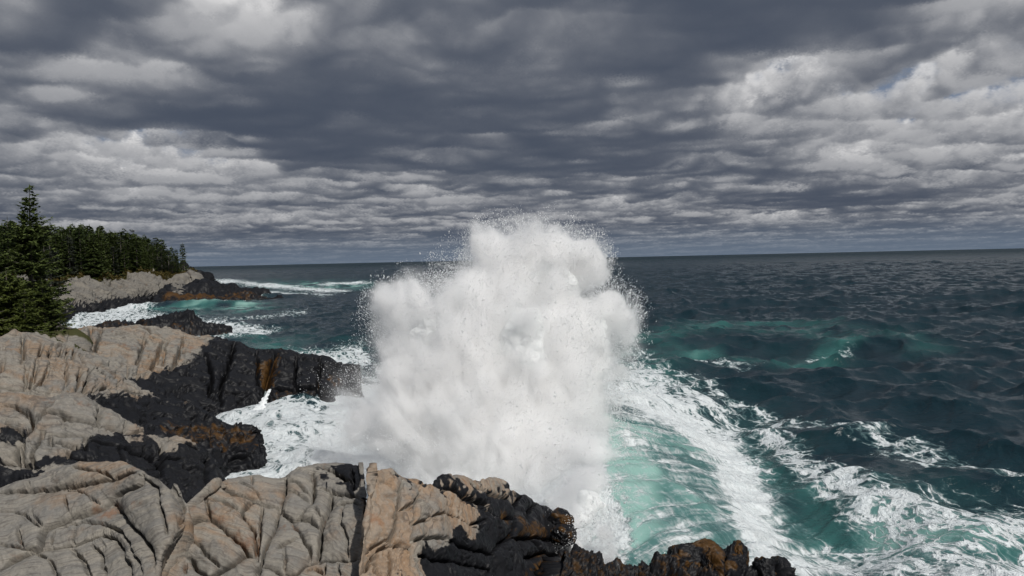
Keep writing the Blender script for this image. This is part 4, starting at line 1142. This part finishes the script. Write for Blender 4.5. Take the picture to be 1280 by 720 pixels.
# ------------------------------------------------------------------ the burst of spray
BL = [ # px, py, distance, radius px, strength
 (506,384,28,44,.9),(490,425,27.5,34,.5),(552,430,28,88,1.0),(612,352,29,64,1.0),(586,372,28,56,.9),(682,345,29,62,1.0),(722,338,29,44,1.0),(650,430,28,115,1.2),(726,425,28,68,1.2),
 (766,402,28,34,1.0),(568,520,27,115,1.1),(668,540,27,118,1.3),(700,620,25,86,1.3),(610,600,26,105,1.2),(522,560,26.5,90,.58),(466,505,27,74,.52),(438,570,26,84,.50),
 (742,468,28,44,1.0),(618,314,29.3,42,1.2),(655,312,29,44,1.1),(716,680,22.5,62,1.2),(398,565,26.5,56,.24),(690,316,29.2,46,1.1), (728,324,29,36,1.1), (748,330,29,24,1.0), (600,302,29.3,26,1.0), (783,398,28,28,1.0), (770,380,28.3,30,1.0), (780,430,28,22,.7),(512,356,28,26,.6),(476,376,28,24,.6),(518,478,27.5,58,.55), (590,470,27.6,80,.9), (700,480,27.6,85,1.1), (727,575,24.5,50,1.0), (727,635,20.5,52,1.0), (738,690,17.6,42,1.0), (700,680,18.8,62,1.0), (730,520,27.8,50,.9), (706,625,21.5,60,1.0), (752,652,18.4,34,.75), (750,600,21,30,.7), (746,560,24,30,.7), (757,690,17,34,.7)]
Bc = np.array([at(a, b, c) for a, b, c, _, _ in BL]); Br = np.array([r_ * d_ / F_PX for _, _, d_, r_, _ in BL]) * 1.13; Bw = np.array([s for *_, s in BL])
ORG = np.array([-0.6, 26.5, -2.0])
def field(P):
    f = np.zeros(len(P))
    for c, r_, s in zip(Bc, Br, Bw):
        q = np.clip(1 - np.linalg.norm(P - c, axis=1) / r_, 0, 1); f += s * q * q * (3 - 2 * q)
    return f
# hull
bb = bpy.data.meshes.new('tmp')
import bmesh
bm = bmesh.new()
for c, r_ in zip(Bc, Br):
    bmesh.ops.create_icosphere(bm, subdivisions=3, radius=float(r_) + .50, matrix=Matrix.Translation(Vector(c)))
bm.to_mesh(bb); bm.free()
to = bpy.data.objects.new('tmp', bb); col.objects.link(to)
rm = to.modifiers.new('r', 'REMESH'); rm.mode = 'VOXEL'; rm.voxel_size = .22
hull = bpy.data.meshes.new_from_object(to.evaluated_get(bpy.context.evaluated_depsgraph_get()))
bpy.data.objects.remove(to)
m, N, out = new_mat('sea spray')
P = N.new('ShaderNodeTexCoord').outputs['Object']
f = None
wv = N.v('SCALE', N.v('SUBTRACT', N.noise(P, .55, 3, .55, color=True), (.5, .5, .5)), scale=1.9)
Pq = N.v('ADD', P, wv)
for c, r_, s in zip(Bc, Br, Bw):
    dd = N.v('DISTANCE', Pq, tuple(float(x) for x in c))
    g = N.mr(dd, float(r_), 0.0, 0.0, float(s))
    f = g if f is None else N.m('ADD', f, g)
rel = N.v('SUBTRACT', P, tuple(ORG)); ln = N.v('LENGTH', rel); dr = N.v('NORMALIZE', rel)
rv = N.v('ADD', N.v('SCALE', dr, scale=5.5), N.xyz(0, 0, N.m('MULTIPLY', ln, .32)))
n1 = N.noise(rv, 1.0, 5, .66)
n2 = N.noise(Pq, 1.0, 6, .66)
n3_ = N.noise(N.v('ADD', N.v('SCALE', dr, scale=15.0), N.xyz(0, 0, N.m('MULTIPLY', ln, .5))), 1.0, 3, .6)
nn = N.m('ADD', N.m('MULTIPLY', n3_, .30), N.m('ADD', N.m('MULTIPLY', n1, .50), N.m('MULTIPLY', n2, .45)))          # mean about .6
x = N.m('ADD', N.m('MULTIPLY', f, 1.0), N.m('MULTIPLY', N.m('MULTIPLY', N.m('SUBTRACT', nn, .69), 5.2), N.mr(f, 0.0, .50)))
core = N.mr(x, .04, 1.05)
den = N.m('MULTIPLY', N.m('POWER', core, 1.5), 7.5)
# thin mist round the body
den = N.m('ADD', den, N.m('MULTIPLY', N.mr(f, 0.0, .7), .30))
pv = N.new('ShaderNodeVolumeScatter'); pv.inputs['Color'].default_value = (.994, .995, .996, 1); pv.inputs['Anisotropy'].default_value = 0.0
N.put(pv.inputs['Density'], den)
N.l.new(pv.outputs[0], out.inputs['Volume'])
spray = put('sea_spray', hull, m, label='white burst of spray where the breaker hits the ledge', cat='sea spray', kind='stuff')
sc.cycles.volume_step_rate = 0.28; sc.cycles.volume_max_steps = 256
sc.cycles.volume_bounces = 16; sc.cycles.max_bounces = 18
# the bright white core inside the burst, added to brighten the spray from within
bm = bmesh.new()
for (c, r_, s_), b_ in zip(zip(Bc, Br, Bw), BL):
    if s_ >= .7 and b_[3] >= 52: bmesh.ops.create_icosphere(bm, subdivisions=3, radius=float(r_) * (.34 if s_ >= 1 else .2), matrix=Matrix.Translation(Vector(c)))
bb = bpy.data.meshes.new('tmp'); bm.to_mesh(bb); bm.free()
to = bpy.data.objects.new('tmp', bb); col.objects.link(to)
rm = to.modifiers.new('r', 'REMESH'); rm.mode = 'VOXEL'; rm.voxel_size = .06
cm = bpy.data.meshes.new_from_object(to.evaluated_get(bpy.context.evaluated_depsgraph_get()))
bpy.data.objects.remove(to)
n_ = len(cm.vertices); cv = np.empty(n_ * 3, np.float32); cm.vertices.foreach_get('co', cv); cv = cv.reshape(-1, 3).astype(float)
cn = np.empty(n_ * 3, np.float32); cm.vertices.foreach_get('normal', cn); cn = cn.reshape(-1, 3)
rel = cv - ORG; ln = np.linalg.norm(rel, axis=1); dr = rel / ln[:, None]
q1 = fbm(np.concatenate([dr[:, :2] * 5.5, (dr[:, 2] * 5.5 + ln * .32)[:, None]], 1), 1.3, 4, .55, .2); q2 = fbm(cv, 1.5, 4, .5, .7)
cv = cv + cn * (.13 * q1 + .11 * q2)[:, None]
cm.vertices.foreach_set('co', cv.astype(np.float32).ravel()); cm.update()
for p_ in cm.polygons: p_.use_smooth = True
m, N, out = new_mat('bright white core'); b = N.new('ShaderNodeBsdfDiffuse'); b.inputs[0].default_value = (.94, .955, .96, 1)
t_ = N.new('ShaderNodeBsdfTranslucent'); t_.inputs[0].default_value = (.90, .96, .95, 1); mx = N.new('ShaderNodeMixShader'); mx.inputs[0].default_value = .25
N.put(b.inputs['Normal'], N.bump(N.noise(N.new('ShaderNodeTexCoord').outputs['Object'], 3.5, 6, .65), .6, .15))
N.l.new(b.outputs[0], mx.inputs[1]); N.l.new(t_.outputs[0], mx.inputs[2]); N.l.new(mx.outputs[0], out.inputs[0])
dcore = put('bright_core', cm, m, parent=spray); dcore['kind'] = 'stuff'
# droplets
rng = np.random.default_rng(4)
NB = 2600000
k = rng.choice(len(Bc), NB, p=(Br ** 2.2 * np.minimum(Bw, 1)) / (Br ** 2.2 * np.minimum(Bw, 1)).sum())
u = rng.standard_normal((NB, 3)); u /= np.linalg.norm(u, axis=1, keepdims=True)
Pd = Bc[k] + u * (Br[k] * rng.uniform(.55, 1.18, NB))[:, None]
ok_ = Pd[:, 1] < 30.5; Pd = Pd[ok_]; kw_ = np.minimum(Bw[k[ok_]], 1) ** 2
fq = field(Pd)
rel = Pd - ORG; ln = np.linalg.norm(rel, axis=1); dr = rel / ln[:, None]
n1 = fbm(np.concatenate([dr[:, :2] * 5.5, (dr[:, 2] * 5.5 + ln * .32)[:, None]], 1), 1.1, 4, .65, .2)
n2 = fbm(Pd, .9, 4, .6, .7); n3 = fbm(Pd, .28, 3, .6, .4)
xx = fq + .20 * n1 + .16 * n2 + .10 * n3
p = (np.exp(-((xx - .44) / .17) ** 2) * (n3 + .5 * n1 > .1) + .03 * np.exp(-((xx - .18) / .15) ** 2)) * kw_
# coarse flung beads at the rims the picture shows them: crown, left lobe and right flank
front_ = (Pd[:, 1] < ORG[1] + .5) & (fq > .45)
sel = rng.random(len(Pd)) < p * np.where(front_, .14, 1.0)
Pd = Pd[sel]; Pd = Pd[(Pd[:, 2] > 0.3)]
size = np.clip(rng.lognormal(math.log(.0068), .45, len(Pd)), .003, .026)
print('DROPS', len(Pd))
octv = np.array([[1, 0, 0], [-1, 0, 0], [0, 1, 0], [0, -1, 0], [0, 0, 1], [0, 0, -1]], float)
octf = np.array([[0, 2, 4], [2, 1, 4], [1, 3, 4], [3, 0, 4], [2, 0, 5], [1, 2, 5], [3, 1, 5], [0, 3, 5]])
st = np.where(rng.random(len(Pd)) < .3, 2.2, 1.0)
rel = Pd - ORG; dr = rel / np.linalg.norm(rel, axis=1, keepdims=True)
ov = octv[None] * size[:, None, None]
ov = ov + (ov @ dr[:, :, None]) * dr[:, None, :] * (st - 1)[:, None, None]
V = (Pd[:, None] + ov).reshape(-1, 3)
Fc = (octf[None] + 6 * np.arange(len(Pd))[:, None, None]).reshape(-1, 3)
me = poly_mesh('droplets', V, Fc)
m, N, out = new_mat('spray drops'); b = N.new('ShaderNodeBsdfDiffuse'); b.inputs[0].default_value = (.93, .94, .95, 1)
t_ = N.new('ShaderNodeBsdfTranslucent'); t_.inputs[0].default_value = (.93, .94, .95, 1); mx = N.new('ShaderNodeMixShader'); mx.inputs[0].default_value = .4
N.l.new(b.outputs[0], mx.inputs[1]); N.l.new(t_.outputs[0], mx.inputs[2]); N.l.new(mx.outputs[0], out.inputs[0])
dp = put('droplets', me, m, parent=spray); dp['kind'] = 'stuff'
